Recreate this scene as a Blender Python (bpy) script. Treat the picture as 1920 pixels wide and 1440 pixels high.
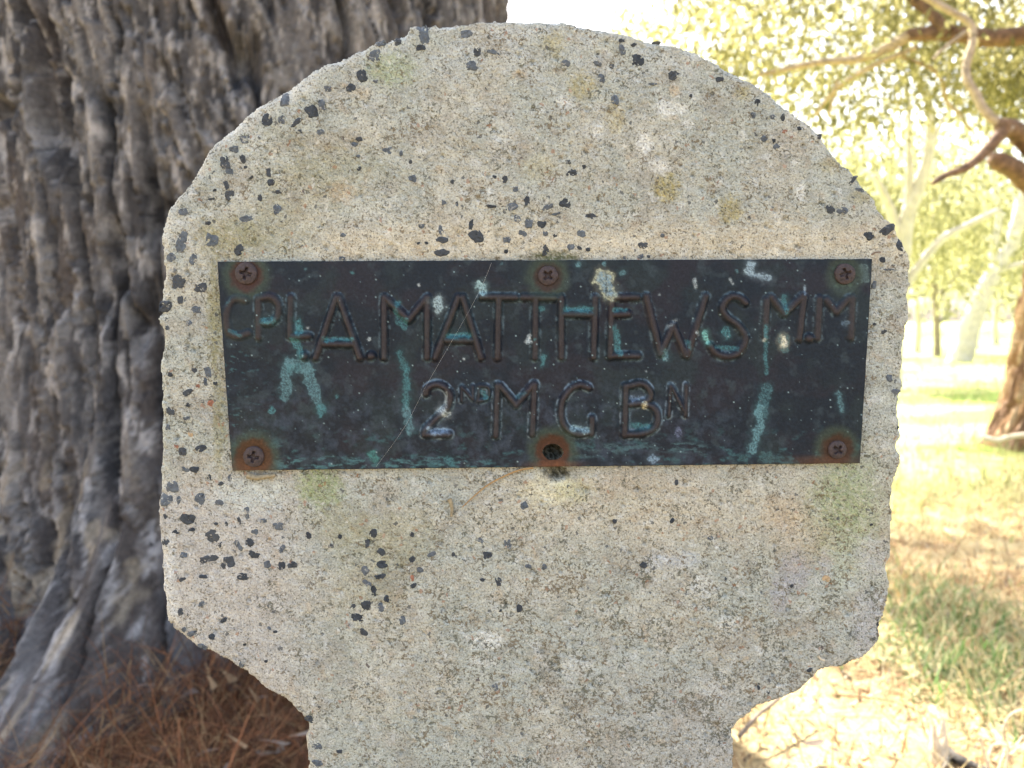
import bpy, math, random
import numpy as np
from mathutils import Vector

# ------------------------------------------------------------------ scene, camera, world, sun
sc = bpy.context.scene
for o in list(bpy.data.objects):
    bpy.data.objects.remove(o)
C = sc.collection
rng = np.random.default_rng(7)
random.seed(7)

F = 1663.0                       # focal length in photo pixels (1920 wide)
PITCH = math.radians(4.1)        # camera looks slightly down
CAMZ = 0.65
STONE_Y = 0.33                   # distance of the memorial's face

cam_d = bpy.data.cameras.new('camera')
cam = bpy.data.objects.new('camera', cam_d)
C.objects.link(cam)
cam.location = (0, 0, CAMZ)
cam.rotation_euler = (math.radians(90) - PITCH, 0, 0)
cam_d.sensor_width = 36.0
cam_d.lens = 36.0 * F / 1920.0
cam_d.clip_start = 0.02
cam_d.clip_end = 900.0
cam_d.dof.use_dof = True
cam_d.dof.focus_distance = STONE_Y + 0.003
cam_d.dof.aperture_fstop = 17.0
sc.camera = cam

SUN_EL = math.radians(44)
SUN_AZ = math.radians(-18)       # left of straight ahead
sun_dir = Vector((math.sin(SUN_AZ) * math.cos(SUN_EL), math.cos(SUN_AZ) * math.cos(SUN_EL), math.sin(SUN_EL)))

world = bpy.data.worlds.new('World')
sc.world = world
world.use_nodes = True
wn = world.node_tree
wn.nodes.clear()
w_out = wn.nodes.new('ShaderNodeOutputWorld')
w_bg = wn.nodes.new('ShaderNodeBackground')
w_sky = wn.nodes.new('ShaderNodeTexSky')
w_sky.sky_type = 'NISHITA'
w_sky.sun_disc = False
w_sky.sun_elevation = SUN_EL
w_sky.sun_rotation = SUN_AZ
w_sky.air_density = 1.0
w_sky.dust_density = 4.0
w_sky.ozone_density = 1.0
w_hsv = wn.nodes.new('ShaderNodeHueSaturation')
w_hsv.inputs['Saturation'].default_value = 0.6
w_bg.inputs['Strength'].default_value = 0.12
wn.links.new(w_sky.outputs[0], w_hsv.inputs['Color'])
wn.links.new(w_hsv.outputs[0], w_bg.inputs[0])
wn.links.new(w_bg.outputs[0], w_out.inputs[0])

sun_d = bpy.data.lights.new('sun', 'SUN')
sun_d.energy = 5.0
sun_d.angle = math.radians(0.53)
sun_d.color = (1.0, 0.94, 0.83)
sun = bpy.data.objects.new('sun', sun_d)
C.objects.link(sun)
sun.rotation_euler = (-sun_dir).to_track_quat('-Z', 'Y').to_euler()
sun.location = sun_dir * 50

sc.view_settings.view_transform = 'Standard'
sc.view_settings.look = 'None'
sc.view_settings.gamma = 1.0
sc.view_settings.exposure = 2.68
sc.render.engine = 'CYCLES'
sc.cycles.use_denoising = True
sc.cycles.max_bounces = 8
sc.cycles.transparent_max_bounces = 8

# ------------------------------------------------------------------ helpers
SP, CP = math.sin(PITCH), math.cos(PITCH)


def P(px, py, Y):
    """photo pixel -> world point on the upright plane at distance Y (numpy friendly)"""
    u = (np.asarray(px, float) - 960.0) / F
    v = (720.0 - np.asarray(py, float)) / F
    dy = CP + v * SP
    t = Y / dy
    return np.stack([u * t, np.full_like(u * t, 1.0) * Y, CAMZ + t * (-SP + v * CP)], -1)


def G(px, py):
    """photo pixel -> point on the ground"""
    u = (px - 960.0) / F
    v = (720.0 - py) / F
    t = -CAMZ / (-SP + v * CP)
    return np.array([u * t, t * (CP + v * SP), 0.0])


def _hi(ix, iy, seed):
    a = ix * np.uint32(374761393) + iy * np.uint32(668265263) + np.uint32((seed * 974711) & 0xFFFFFFFF)
    a = (a ^ (a >> np.uint32(13))) * np.uint32(1274126177)
    a = (a ^ (a >> np.uint32(16))) * np.uint32(2246822519)
    return a ^ (a >> np.uint32(15))


def _h(ix, iy, seed):
    return (_hi(np.asarray(ix).astype(np.int32).view(np.uint32), np.asarray(iy).astype(np.int32).view(np.uint32), seed) & np.uint32(0xFFFFFF)).astype(np.float32) / np.float32(0xFFFFFF)


_GT = np.linspace(0, 2 * np.pi, 256, endpoint=False)
_GX, _GY = np.cos(_GT).astype(np.float32), np.sin(_GT).astype(np.float32)


def vn(x, y, seed=0):
    """gradient noise, about 0..1"""
    x, y = np.broadcast_arrays(np.asarray(x, float), np.asarray(y, float))
    x, y = 0.8776 * x - 0.4794 * y, 0.4794 * x + 0.8776 * y
    fx0 = np.floor(x); fy0 = np.floor(y)
    fx = (x - fx0).astype(np.float32); fy = (y - fy0).astype(np.float32)
    ix = np.ascontiguousarray(fx0.astype(np.int32)).view(np.uint32); iy = np.ascontiguousarray(fy0.astype(np.int32)).view(np.uint32)
    sx = fx * fx * fx * (fx * (fx * 6 - 15) + 10); sy = fy * fy * fy * (fy * (fy * 6 - 15) + 10)

    def g(dx, dy):
        k = _hi(ix + np.uint32(dx), iy + np.uint32(dy), seed) & np.uint32(255)
        return _GX[k] * (fx - dx) + _GY[k] * (fy - dy)
    n0 = g(0, 0); n0 = n0 + (g(1, 0) - n0) * sx
    n1 = g(0, 1); n1 = n1 + (g(1, 1) - n1) * sx
    return 0.5 + 0.85 * (n0 + (n1 - n0) * sy)


def fbm(x, y, seed=0, oct=4, gain=0.5):
    s = 0; a = 1.0; t = 0
    for k in range(oct):
        c, q = math.cos(0.6 * k), math.sin(0.6 * k)
        s = s + a * vn((x * c - y * q) * 2 ** k + 13.7 * k, (x * q + y * c) * 2 ** k - 7.1 * k, seed + k * 17)
        t += a; a *= gain
    return s / t


def worley(x, y, seed=0):
    ix = np.floor(x); iy = np.floor(y)
    f1 = np.full(x.shape, 9.0); f2 = np.full(x.shape, 9.0); cid = np.zeros(x.shape)
    for dx in (-1, 0, 1):
        for dy in (-1, 0, 1):
            cx = ix + dx; cy = iy + dy
            qx = cx + 0.1 + 0.8 * _h(cx, cy, seed); qy = cy + 0.1 + 0.8 * _h(cx, cy, seed + 5)
            d = np.sqrt((x - qx) ** 2 + (y - qy) ** 2)
            m = d < f1
            f2 = np.where(m, f1, np.minimum(f2, d))
            cid = np.where(m, _h(cx, cy, seed + 9), cid)
            f1 = np.where(m, d, f1)
    return f1, f2, cid


def sst(a, b, x):
    t = np.clip((x - a) / (b - a), 0, 1)
    return t * t * (3 - 2 * t)


def mixc(c, col, f):
    return c * (1 - f[..., None]) + np.asarray(col, float) * f[..., None]


def seg_dist(px, py, pts, closed=False):
    d = np.full(np.shape(px), 1e9)
    n = len(pts)
    if n == 1:
        return np.hypot(px - pts[0][0], py - pts[0][1])
    for i in range(n if closed else n - 1):
        ax, ay = pts[i]; bx, by = pts[(i + 1) % n]
        ex, ey = bx - ax, by - ay
        L = ex * ex + ey * ey + 1e-12
        t = np.clip(((px - ax) * ex + (py - ay) * ey) / L, 0, 1)
        d = np.minimum(d, (px - ax - t * ex) ** 2 + (py - ay - t * ey) ** 2)
    return np.sqrt(d)


def smooth_path(pts, n=6):
    """Catmull-Rom resample"""
    p = [np.asarray(q, float) for q in pts]
    if len(p) < 3:
        return p
    p = [2 * p[0] - p[1]] + p + [2 * p[-1] - p[-2]]
    out = []
    for i in range(1, len(p) - 2):
        for k in range(n):
            t = k / n
            out.append(0.5 * (2 * p[i] + (p[i + 1] - p[i - 1]) * t + (2 * p[i - 1] - 5 * p[i] + 4 * p[i + 1] - p[i + 2]) * t * t
                              + (3 * p[i] - p[i - 1] - 3 * p[i + 1] + p[i + 2]) * t ** 3))
    out.append(p[-2])
    return out


def mesh_np(name, v, f, col=None, extra=None, smooth=True):
    """v (N,3), f (M,k) -> mesh; col (N,3) goes to the colour attribute 'Col'"""
    me = bpy.data.meshes.new(name)
    v = np.ascontiguousarray(v, np.float32)
    fl = f if isinstance(f, list) else [f]
    fl = [np.ascontiguousarray(q, np.int32) for q in fl]
    sizes = np.concatenate([np.full(len(q), q.shape[1], np.int32) for q in fl])
    starts = np.concatenate([[0], np.cumsum(sizes)[:-1]]).astype(np.int32)
    me.vertices.add(len(v)); me.vertices.foreach_set('co', v.ravel())
    me.loops.add(int(sizes.sum())); me.loops.foreach_set('vertex_index', np.concatenate([q.ravel() for q in fl]))
    me.polygons.add(len(sizes)); me.polygons.foreach_set('loop_start', starts)
    me.polygons.foreach_set('use_smooth', np.full(len(sizes), smooth))
    me.update(calc_edges=True)
    if col is not None:
        a = me.color_attributes.new('Col', 'FLOAT_COLOR', 'POINT')
        c4 = np.ones((len(v), 4), np.float32); c4[:, :3] = col
        a.data.foreach_set('color', c4.ravel())
    for nm, arr in (extra or {}).items():
        a = me.attributes.new(nm, 'FLOAT', 'POINT')
        a.data.foreach_set('value', np.ascontiguousarray(arr, np.float32))
    return me


def obj(name, me, mat=None, parent=None, loc=None):
    o = bpy.data.objects.new(name, me)
    C.objects.link(o)
    if mat is not None and me is not None and not me.materials:
        me.materials.append(mat)
    if parent is not None:
        o.parent = parent
    if loc is not None:
        o.location = loc
    return o


def tag(o, label=None, cat=None, group=None, kind=None):
    if label: o['label'] = label
    if cat: o['category'] = cat
    if group: o['group'] = group
    if kind: o['kind'] = kind
    return o


def thing(name, loc, label, cat, group=None):
    return tag(obj(name, None, loc=loc), label, cat, group)


def submesh(name, v, f, sel, col, extra=None):
    ff = f[sel]
    used = np.unique(ff)
    mp = np.full(len(v), -1, np.int64); mp[used] = np.arange(len(used))
    return mesh_np(name, v[used], mp[ff], None if col is None else col[used], {k: a[used] for k, a in (extra or {}).items()})


# ---- node helpers
def new_mat(name):
    m = bpy.data.materials.new(name); m.use_nodes = True
    nt = m.node_tree; nt.nodes.clear()
    out = nt.nodes.new('ShaderNodeOutputMaterial')
    b = nt.nodes.new('ShaderNodeBsdfPrincipled')
    nt.links.new(b.outputs[0], out.inputs[0])
    return m, nt, b, out


def noise(nt, scale, detail=4, rough=0.55, vec=None, dist=0.0):
    n = nt.nodes.new('ShaderNodeTexNoise')
    n.inputs['Scale'].default_value = scale; n.inputs['Detail'].default_value = detail
    n.inputs['Roughness'].default_value = rough; n.inputs['Distortion'].default_value = dist
    if vec is not None: nt.links.new(vec, n.inputs['Vector'])
    return n.outputs['Fac']


def ramp(nt, fac, stops):
    r = nt.nodes.new('ShaderNodeValToRGB')
    el = r.color_ramp.elements
    while len(el) < len(stops): el.new(0.5)
    for e, (p, c) in zip(el, stops):
        e.position = p; e.color = (c[0], c[1], c[2], 1) if not np.isscalar(c) else (c, c, c, 1)
    nt.links.new(fac, r.inputs[0])
    return r.outputs[0]


def mixn(nt, fac, a, b, mode='MIX'):
    m = nt.nodes.new('ShaderNodeMix'); m.data_type = 'RGBA'; m.blend_type = mode
    for sock, val in ((m.inputs[0], fac), (m.inputs[6], a), (m.inputs[7], b)):
        if hasattr(val, 'links'): nt.links.new(val, sock)
        elif np.isscalar(val): sock.default_value = val
        else: sock.default_value = (val[0], val[1], val[2], 1)
    return m.outputs[2]


def mathn(nt, op, a, b=None, clamp=False):
    m = nt.nodes.new('ShaderNodeMath'); m.operation = op; m.use_clamp = clamp
    for i, val in enumerate((a, b)):
        if val is None: continue
        if hasattr(val, 'links'): nt.links.new(val, m.inputs[i])
        else: m.inputs[i].default_value = val
    return m.outputs[0]


def attr(nt, name, fac=False):
    a = nt.nodes.new('ShaderNodeAttribute'); a.attribute_name = name
    return a.outputs['Fac'] if fac else a.outputs['Color']


def objco(nt):
    return nt.nodes.new('ShaderNodeTexCoord').outputs['Object']


def bump(nt, b, h, strength, dist):
    n = nt.nodes.new('ShaderNodeBump')
    n.inputs['Strength'].default_value = strength; n.inputs['Distance'].default_value = dist
    nt.links.new(h, n.inputs['Height']); nt.links.new(n.outputs[0], b.inputs['Normal'])


def simple_mat(name, col, rough=0.8, var=0.25, scale=400, spec=0.3):
    m, nt, b, _ = new_mat(name)
    n = noise(nt, scale, 4, 0.6, objco(nt))
    c = ramp(nt, n, [(0.3, [x * (1 - var) for x in col]), (0.7, [min(1, x * (1 + var)) for x in col])])
    nt.links.new(c, b.inputs['Base Color'])
    b.inputs['Roughness'].default_value = rough; b.inputs['Specular IOR Level'].default_value = spec
    bump(nt, b, n, 0.4, 0.5 / scale)
    return m


def attr_mat(name, rough=0.85, spec=0.25, grain=None, gamp=0.2, trans=0.0):
    m, nt, b, out = new_mat(name)
    c = attr(nt, 'Col')
    if grain:
        n = noise(nt, grain, 5, 0.65, objco(nt))
        c = mixn(nt, 1.0, c, ramp(nt, n, [(0.25, 1 - gamp * 1.6), (0.75, 1 + gamp)]), 'MULTIPLY')
        bump(nt, b, n, 0.5, 0.8 / grain)
    nt.links.new(c, b.inputs['Base Color'])
    b.inputs['Roughness'].default_value = rough; b.inputs['Specular IOR Level'].default_value = spec
    if trans > 0:
        t = nt.nodes.new('ShaderNodeBsdfTranslucent'); nt.links.new(c, t.inputs[0])
        mx = nt.nodes.new('ShaderNodeMixShader'); mx.inputs[0].default_value = trans
        nt.links.new(b.outputs[0], mx.inputs[1]); nt.links.new(t.outputs[0], mx.inputs[2]); nt.links.new(mx.outputs[0], out.inputs[0])
    return m


# ================================================================== GROUND
def ground_z(x, y):
    r = np.hypot(x - 0.1, y - 0.35)
    z = 0.05 * (fbm(x * 0.9, y * 0.9, 3, 4) - 0.5) + 0.018 * (fbm(x * 9, y * 9, 8, 3) - 0.5)
    return z * sst(0.0, 0.8, r)


def axis(lo, hi, c, d0, g):
    a = [c]; d = d0
    while a[-1] < hi: a.append(a[-1] + d); d *= g
    b = [c]; d = d0
    while b[-1] > lo: b.append(b[-1] - d); d *= g
    return np.array(sorted(set(a + b)))


gx = axis(-260, 260, 0.6, 0.02, 1.022); gy = axis(-120, 420, 1.9, 0.02, 1.022)
XX, YY = np.meshgrid(gx, gy)
ny, nx = XX.shape
ZZ = ground_z(XX, YY)
idx = np.arange(nx * ny).reshape(ny, nx)
quads = np.stack([idx[:-1, :-1], idx[:-1, 1:], idx[1:, 1:], idx[1:, :-1]], -1).reshape(-1, 4)
# colour of the soil and litter: brown needles under the pine, pale straw and green patches out in the paddock
x, y = XX.ravel(), YY.ravel()
gcol = np.zeros((len(x), 3)) + (0.33, 0.255, 0.135)
gcol = mixc(gcol, (0.20, 0.12, 0.06), sst(0.45, 0.62, fbm(x * 3.1, y * 3.1, 21, 5)) * 0.8)
gcol = mixc(gcol, (0.45, 0.38, 0.22), sst(0.5, 0.7, fbm(x * 6, y * 6, 31, 4)) * 0.8)
far = sst(2.5, 3.6, y + 0.6 * (fbm(x * 2, y * 2, 43, 3) - 0.5))
gcol = mixc(gcol, (0.42, 0.43, 0.16), far * 0.85)
gcol = mixc(gcol, (0.20, 0.28, 0.05), sst(0.52, 0.64, fbm(x * 0.5, y * 0.9, 41, 4)) * far * 0.9)
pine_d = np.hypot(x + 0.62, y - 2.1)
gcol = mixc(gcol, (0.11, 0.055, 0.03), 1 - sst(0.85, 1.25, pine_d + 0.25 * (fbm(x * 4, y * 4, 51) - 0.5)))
M_ground = attr_mat('ground_soil', 0.95, 0.1, 60, 0.35)
ground = obj('ground', mesh_np('ground', np.stack([x, y, ZZ.ravel()], -1), quads, gcol), M_ground)
tag(ground, kind='structure')

# ================================================================== MEMORIAL STONE
OUT = [(315, 387), (308, 407), (303, 423), (297, 445), (299, 460), (305, 480), (307, 513), (303, 540), (300, 567), (301, 587), (293, 598),
       (298, 610), (305, 620), (304, 647), (302, 667), (297, 685), (301, 700), (299, 727), (302, 740), (298, 757), (303, 780), (301, 807),
       (302, 833), (300, 868), (298, 900), (298, 932), (294, 963), (298, 993), (300, 1021), (302, 1061), (305, 1102), (309, 1134), (310, 1168),
       (324, 1182), (344, 1196), (369, 1214), (401, 1222), (417, 1233), (449, 1251), (473, 1271), (497, 1291), (522, 1303), (542, 1319),
       (558, 1335), (578, 1355), (576, 1380), (576, 1416), (580, 1440), (578, 1500), (580, 1700), (585, 2100), (590, 2600), (592, 4600), (1366, 4600), (1368, 2600), (1370, 2100),
       (1372, 1700), (1375, 1500), (1375, 1428), (1377, 1397), (1374, 1370), (1389, 1351), (1413, 1330), (1447, 1315), (1471, 1307), (1499, 1293),
       (1523, 1275), (1535, 1260), (1551, 1252), (1578, 1250), (1603, 1238), (1624, 1228), (1642, 1211), (1650, 1192), (1647, 1174), (1655, 1159),
       (1664, 1128), (1670, 1101), (1665, 1061), (1670, 1046), (1670, 1000), (1673, 972), (1672, 944), (1675, 911), (1683, 886), (1690, 866),
       (1690, 852), (1681, 837), (1690, 819), (1688, 799), (1684, 772), (1686, 742), (1694, 724), (1691, 708), (1692, 678), (1693, 658), (1697, 633),
       (1699, 611), (1705, 599), (1703, 578), (1703, 550), (1706, 536), (1704, 522), (1706, 500), (1704, 481), (1696, 467), (1693, 450), (1682, 439),
       (1677, 421), (1657, 408), (1646, 392), (1642, 375), (1629, 361), (1616, 347), (1604, 330), (1576, 302), (1552, 278), (1542, 256), (1521, 237),
       (1494, 218), (1466, 196), (1439, 174), (1408, 155), (1377, 138), (1346, 120), (1322, 109), (1305, 98), (1280, 89), (1242, 82), (1205, 76),
       (1175, 65), (1141, 59), (1107, 54), (1056, 41), (997, 40), (972, 41), (952, 39), (908, 40), (868, 46), (856, 51), (839, 49), (822, 51),
       (818, 47), (803, 49), (785, 47), (768, 49), (764, 62), (739, 72), (722, 80), (708, 75), (700, 82), (685, 90), (665, 98), (650, 107),
       (617, 115), (588, 128), (548, 159), (519, 175), (482, 195), (453, 220), (428, 242), (417, 253), (387, 282), (373, 308), (355, 341),
       (333, 366), (322, 381)]
# densify and roughen the outline so that its edge crumbles like the cast concrete
dense = []
for i, a in enumerate(OUT):
    b = OUT[(i + 1) % len(OUT)]
    L = math.hypot(b[0] - a[0], b[1] - a[1]); n = max(1, min(60, int(L / 5)))
    for k in range(n):
        dense.append((a[0] + (b[0] - a[0]) * k / n, a[1] + (b[1] - a[1]) * k / n))
dense = np.array(dense)
tng = np.roll(dense, -1, 0) - np.roll(dense, 1, 0)
nrm = np.stack([-tng[:, 1], tng[:, 0]], -1) / (np.linalg.norm(tng, axis=1)[:, None] + 1e-9)
wob = 3.4 * (fbm(dense[:, 0] / 24, dense[:, 1] / 24, 77, 4, 0.55) - 0.5)
dense = dense + nrm * wob[:, None]

ROOT = np.array([float(P(985, 900, STONE_Y)[0]), STONE_Y + 0.035, 0.0])
stone = thing('memorial_stone', ROOT, 'round topped weathered concrete marker with dark metal name plaque beside the pine trunk', 'memorial')


def local_front(px, py):
    """pixel on the stone's face -> (x, z) local to the stone's root; face at y = -0.035"""
    p = P(px, py, STONE_Y)
    return p[..., 0] - ROOT[0], p[..., 2]


PXM = STONE_Y / F                 # metres per photo pixel on the face
ex = np.arange(286, 1714, 2.8)
ey = np.concatenate([np.arange(28, 1446, 2.8), np.linspace(1452, 1700, 30), np.linspace(1720, 2600, 30), np.linspace(2700, 4560, 16)])
EX, EY = np.meshgrid(ex, ey)
sd = np.full(EX.shape, 1e9)
inside = np.zeros(EX.shape, bool)
dc = dense
# even-odd test by rows and distance to the outline in a coarse-to-fine way
for j in range(len(ey)):
    yy = ey[j]
    a = dc; b = np.roll(dc, -1, 0)
    m = (a[:, 1] > yy) != (b[:, 1] > yy)
    xs = np.sort(a[m, 0] + (yy - a[m, 1]) / (b[m, 1] - a[m, 1]) * (b[m, 0] - a[m, 0]))
    inside[j] = (np.searchsorted(xs, ex) % 2) == 1
    near = dc[np.abs(dc[:, 1] - yy) < 75]
    if len(near):
        sd[j] = np.sqrt(np.min((ex[:, None] - near[None, :, 0]) ** 2 + (yy - near[None, :, 1]) ** 2, axis=1))
sd = np.minimum(sd, 70)
sgn = np.where(inside, sd, -sd)


def bevel_w(px, py):
    """width in px of the worn bevel: wide on the upper left shoulder, thin elsewhere"""
    ul = np.exp(-(((px - 480) / 230) ** 2 + ((py - 210) / 170) ** 2))
    lf = sst(420, 300, px) * 0.35
    return 5 + 22 * ul + 24 * lf + 12 * sst(0.35, 0.75, fbm(px / 40, py / 40, 91, 3))


def relief_low(px, py):
    return 0.0016 * (fbm(px / 120, py / 120, 61, 4) - 0.5)


def relief(px, py):
    """height of the face towards the viewer, in metres, without the bevel"""
    h = relief_low(px, py)
    h = h + 0.0009 * (fbm(px / 16, py / 16, 62, 4, 0.6) - 0.5)
    rough = 0.35 + 0.65 * sst(0.42, 0.6, fbm(px / 140, py / 140, 63, 3))
    h = h + rough * 0.0009 * (fbm(px / 5.5, py / 5.5, 64, 2, 0.7) - 0.5)
    f1, f2, cid = worley(px / 24, py / 24, 65)
    h = h - 0.0011 * (cid > 0.87) * sst(0.22, 0.08, f1)
    # bruise behind the plaque's empty screw hole and the chip above its corner
    h = h - 0.010 * sst(22, 6, np.hypot((px - 1036) / 1.1, py - 850))
    h = h - 0.0035 * sst(16, 4, np.hypot((px - 1046) / 1.6, py - 888))
    return h


def bevel_drop(px, py, d):
    w = bevel_w(px, py)
    t = np.clip(d / w, 0, 1)
    return -w * PXM * 0.75 * (1 - np.sqrt(np.clip(1 - (1 - t) ** 2.0, 0, 1)))


keep_v = sgn > -2.2
cell = keep_v[:-1, :-1] & keep_v[1:, :-1] & keep_v[:-1, 1:] & keep_v[1:, 1:]
# snap vertices that lie outside or right at the edge onto the outline
PXv, PYv = EX.copy(), EY.copy()
jj, ii = np.where(keep_v & (sgn < 1.3))
for s in range(0, len(jj), 4000):
    a, b = jj[s:s + 4000], ii[s:s + 4000]
    d2 = (EX[a, b][:, None] - dc[None, :, 0]) ** 2 + (EY[a, b][:, None] - dc[None, :, 1]) ** 2
    k = np.argmin(d2, 1)
    ok = d2[np.arange(len(k)), k] < 16
    PXv[a[ok], b[ok]] = dc[k[ok], 0]; PYv[a[ok], b[ok]] = dc[k[ok], 1]
dd = np.clip(sgn, 0, 70)
H = relief(PXv, PYv) + bevel_drop(PXv, PYv, dd)
LX, LZ = local_front(PXv, PYv)
fv = np.stack([LX.ravel(), (-0.035 - H).ravel(), LZ.ravel()], -1)
idx = np.arange(EX.size).reshape(EX.shape)
fq = np.stack([idx[:-1, :-1], idx[1:, :-1], idx[1:, 1:], idx[:-1, 1:]], -1)[cell]

# ---- colour of the face: cement, weather stains, lichens; rim sunlight and hole darkness painted in
px, py = PXv.ravel(), PYv.ravel()
col = np.zeros((px.size, 3)) + (0.352, 0.368, 0.332)
n1 = fbm(px / 170, py / 170, 101, 5); n2 = fbm(px / 45, py / 45, 102, 5); n3 = fbm(px / 12, py / 12, 103, 4, 0.65)
col = mixc(col, (0.43, 0.413, 0.355), sst(0.45, 0.65, n1) * 0.55)
col = mixc(col, (0.29, 0.268, 0.228), sst(0.52, 0.72, fbm(px / 90, py / 70, 104, 5)) * 0.5)
col = mixc(col, (0.50, 0.455, 0.36), np.exp(-((py - 450 - 12 * n2) / 42) ** 2) * sst(480, 700, px) * 0.75)
col = mixc(col, (0.47, 0.425, 0.335), np.exp(-((py - 960) / 70) ** 2) * sst(820, 1000, px) * 0.55)
col = mixc(col, (0.42, 0.40, 0.375), sst(640, 480, px) * sst(850, 960, py) * 0.8)
col = mixc(col, (0.36, 0.35, 0.34), sst(1150, 1420, py) * sst(900, 1400, px + 0 * py) * 0.55)
col = mixc(col, (0.52, 0.53, 0.52), sst(0.6, 0.78, fbm(px / 26, py / 26, 105, 4)) * 0.5)
col = mixc(col, (0.34, 0.265, 0.18), sst(0.62, 0.78, fbm(px / 30, py / 30, 106, 4)) * 0.4)
col = mixc(col, (0.42, 0.44, 0.43), sst(260, 60, py) * sst(0.4, 0.6, fbm(px / 60, py / 60, 107, 4)) * 0.7)


def spot(cx, cy, rx, ry, c, a, soft=0.5, seed=1, rag=0.55):
    m = (np.abs(px - cx) < 3 * rx) & (np.abs(py - cy) < 3 * ry)
    x, y = px[m], py[m]
    d = np.sqrt(((x - cx) / rx) ** 2 + ((y - cy) / ry) ** 2)
    d = d + (d < 3) * (rag * 1.3 * (fbm(x / max(6, rx * 0.45), y / max(6, ry * 0.45), 200 + seed, 4, 0.65) - 0.5) * 2 + 0.8 * rag * (fbm(x / 5, y / 5, 320 + seed, 3, 0.7) - 0.5) * 2)
    grit = 0.45 + 0.55 * sst(0.38, 0.58, fbm(x / 7, y / 7, 330 + seed, 3, 0.7))
    col[m] = mixc(col[m], c, sst(1 + soft, 1 - soft, d) * a * grit)


GREEN = (0.25, 0.30, 0.145); OLIVE = (0.22, 0.205, 0.09); LICH = (0.33, 0.285, 0.125); WHITE = (0.60, 0.61, 0.59); RUSTY = (0.42, 0.31, 0.19)
spot(1585, 950, 62, 95, (0.26, 0.31, 0.17), 0.9, 0.75, 1, 0.35)
spot(1600, 1060, 50, 50, (0.40, 0.44, 0.37), 0.6, 0.7, 2, 0.35)
for k, (cx, cy, rx, ry, c, a) in enumerate([
        (600, 912, 38, 40, GREEN, .85), (640, 985, 50, 38, OLIVE, .4), (735, 128, 42, 30, GREEN, .6), (402, 600, 14, 110, OLIVE, .75),
        (412, 790, 12, 90, OLIVE, .6), (430, 445, 60, 34, OLIVE, .65), (520, 420, 60, 60, OLIVE, .35), (1040, 482, 50, 11, (.07, .08, .03), .95),
        (690, 1070, 60, 90, OLIVE, .32), (760, 1010, 60, 60, OLIVE, .35), (650, 330, 90, 60, OLIVE, .35), (540, 300, 60, 50, OLIVE, .3),
        (1250, 352, 24, 26, LICH, .95), (1368, 392, 20, 24, LICH, .85), (1090, 160, 26, 24, LICH, .7), (1040, 78, 20, 22, LICH, .6),
        (1155, 220, 16, 26, LICH, .55), (1392, 175, 14, 14, LICH, .7), (1010, 315, 30, 24, LICH, .35), (1560, 310, 22, 14, LICH, .5), (1615, 370, 20, 14, LICH, .5),
        (1247, 205, 19, 17, WHITE, .95), (1278, 204, 11, 10, WHITE, .9), (1208, 268, 14, 20, WHITE, .95), (1236, 312, 18, 14, WHITE, .8),
        (1290, 232, 13, 9, WHITE, .8), (1500, 362, 9, 16, WHITE, .8), (1058, 192, 14, 12, WHITE, .8), (1120, 245, 10, 16, WHITE, .7),
        (940, 260, 30, 40, WHITE, .35), (700, 380, 60, 50, WHITE, .3), (555, 160, 40, 25, WHITE, .35), (500, 290, 50, 30, WHITE, .3),
        (330, 430, 30, 25, WHITE, .4), (316, 1060, 14, 60, WHITE, .6), (320, 1140, 18, 30, WHITE, .55), (470, 930, 70, 30, (.47, .52, .50), .6),
        (1025, 920, 42, 30, (.58, .55, .40), .8), (1075, 920, 34, 22, (.48, .46, .24), .5),
        (1488, 1072, 30, 34, (.315, .315, .335), .95), (1462, 1118, 18, 34, (.315, .315, .335), .9), (1548, 1060, 12, 26, (.35, .34, .35), .7),
        (1238, 1050, 30, 14, (.42, .45, .49), .65), (1285, 1048, 26, 14, (.42, .45, .49), .6), (1640, 1180, 40, 70, (.42, .41, .42), .7),
        (1635, 1040, 30, 40, (.43, .42, .44), .5), (1470, 960, 40, 30, RUSTY, .45), (1505, 1010, 60, 50, RUSTY, .3), (1180, 905, 90, 24, RUSTY, .3),
        (640, 360, 26, 20, RUSTY, .5), (1265, 170, 10, 10, RUSTY, .7), (680, 175, 16, 12, RUSTY, .35), (975, 140, 14, 10, RUSTY, .5),
        (915, 1200, 28, 18, WHITE, .85), (1320, 1100, 26, 20, WHITE, .6), (905, 1240, 24, 10, WHITE, .6), (1080, 1250, 30, 20, WHITE, .5),
        (1370, 1170, 24, 14, WHITE, .6), (1340, 1290, 30, 20, WHITE, .4), (575, 1230, 12, 8, WHITE, .6), (690, 1150, 30, 20, WHITE, .25),
        (1036, 850, 34, 30, (.030, .032, .022), 1), (1046, 886, 26, 13, (.035, .035, .022), 1), (490, 890, 30, 8, (.20, .15, .09), .7)]):  # darkness inside the two holes painted onto the slab, greenish as moss
    spot(cx, cy, rx, ry, c, a, 0.45, 10 + k)
col = col * (0.86 + 0.28 * n3)[:, None]
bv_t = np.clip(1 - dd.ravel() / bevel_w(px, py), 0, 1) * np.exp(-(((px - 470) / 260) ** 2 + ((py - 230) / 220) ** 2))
col = mixc(col, (0.50, 0.48, 0.42), np.sqrt(bv_t) * 0.75)  # clean cream cement, paler still to put rim sunlight into the colour
fleck = 0.38 + 0.42 * sst(0.40, 0.64, fbm(px / 55, py / 55, 121, 5, 0.6))
fleck = fleck + 0.18 * sst(900, 1200, py) * sst(700, 900, px) - 0.22 * np.exp(-((py - 455) / 30) ** 2) - 0.15 * sst(560, 420, px) * sst(860, 1000, py)
tint = sst(0.4, 0.6, fbm(px / 60, py / 60, 122, 3))

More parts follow.
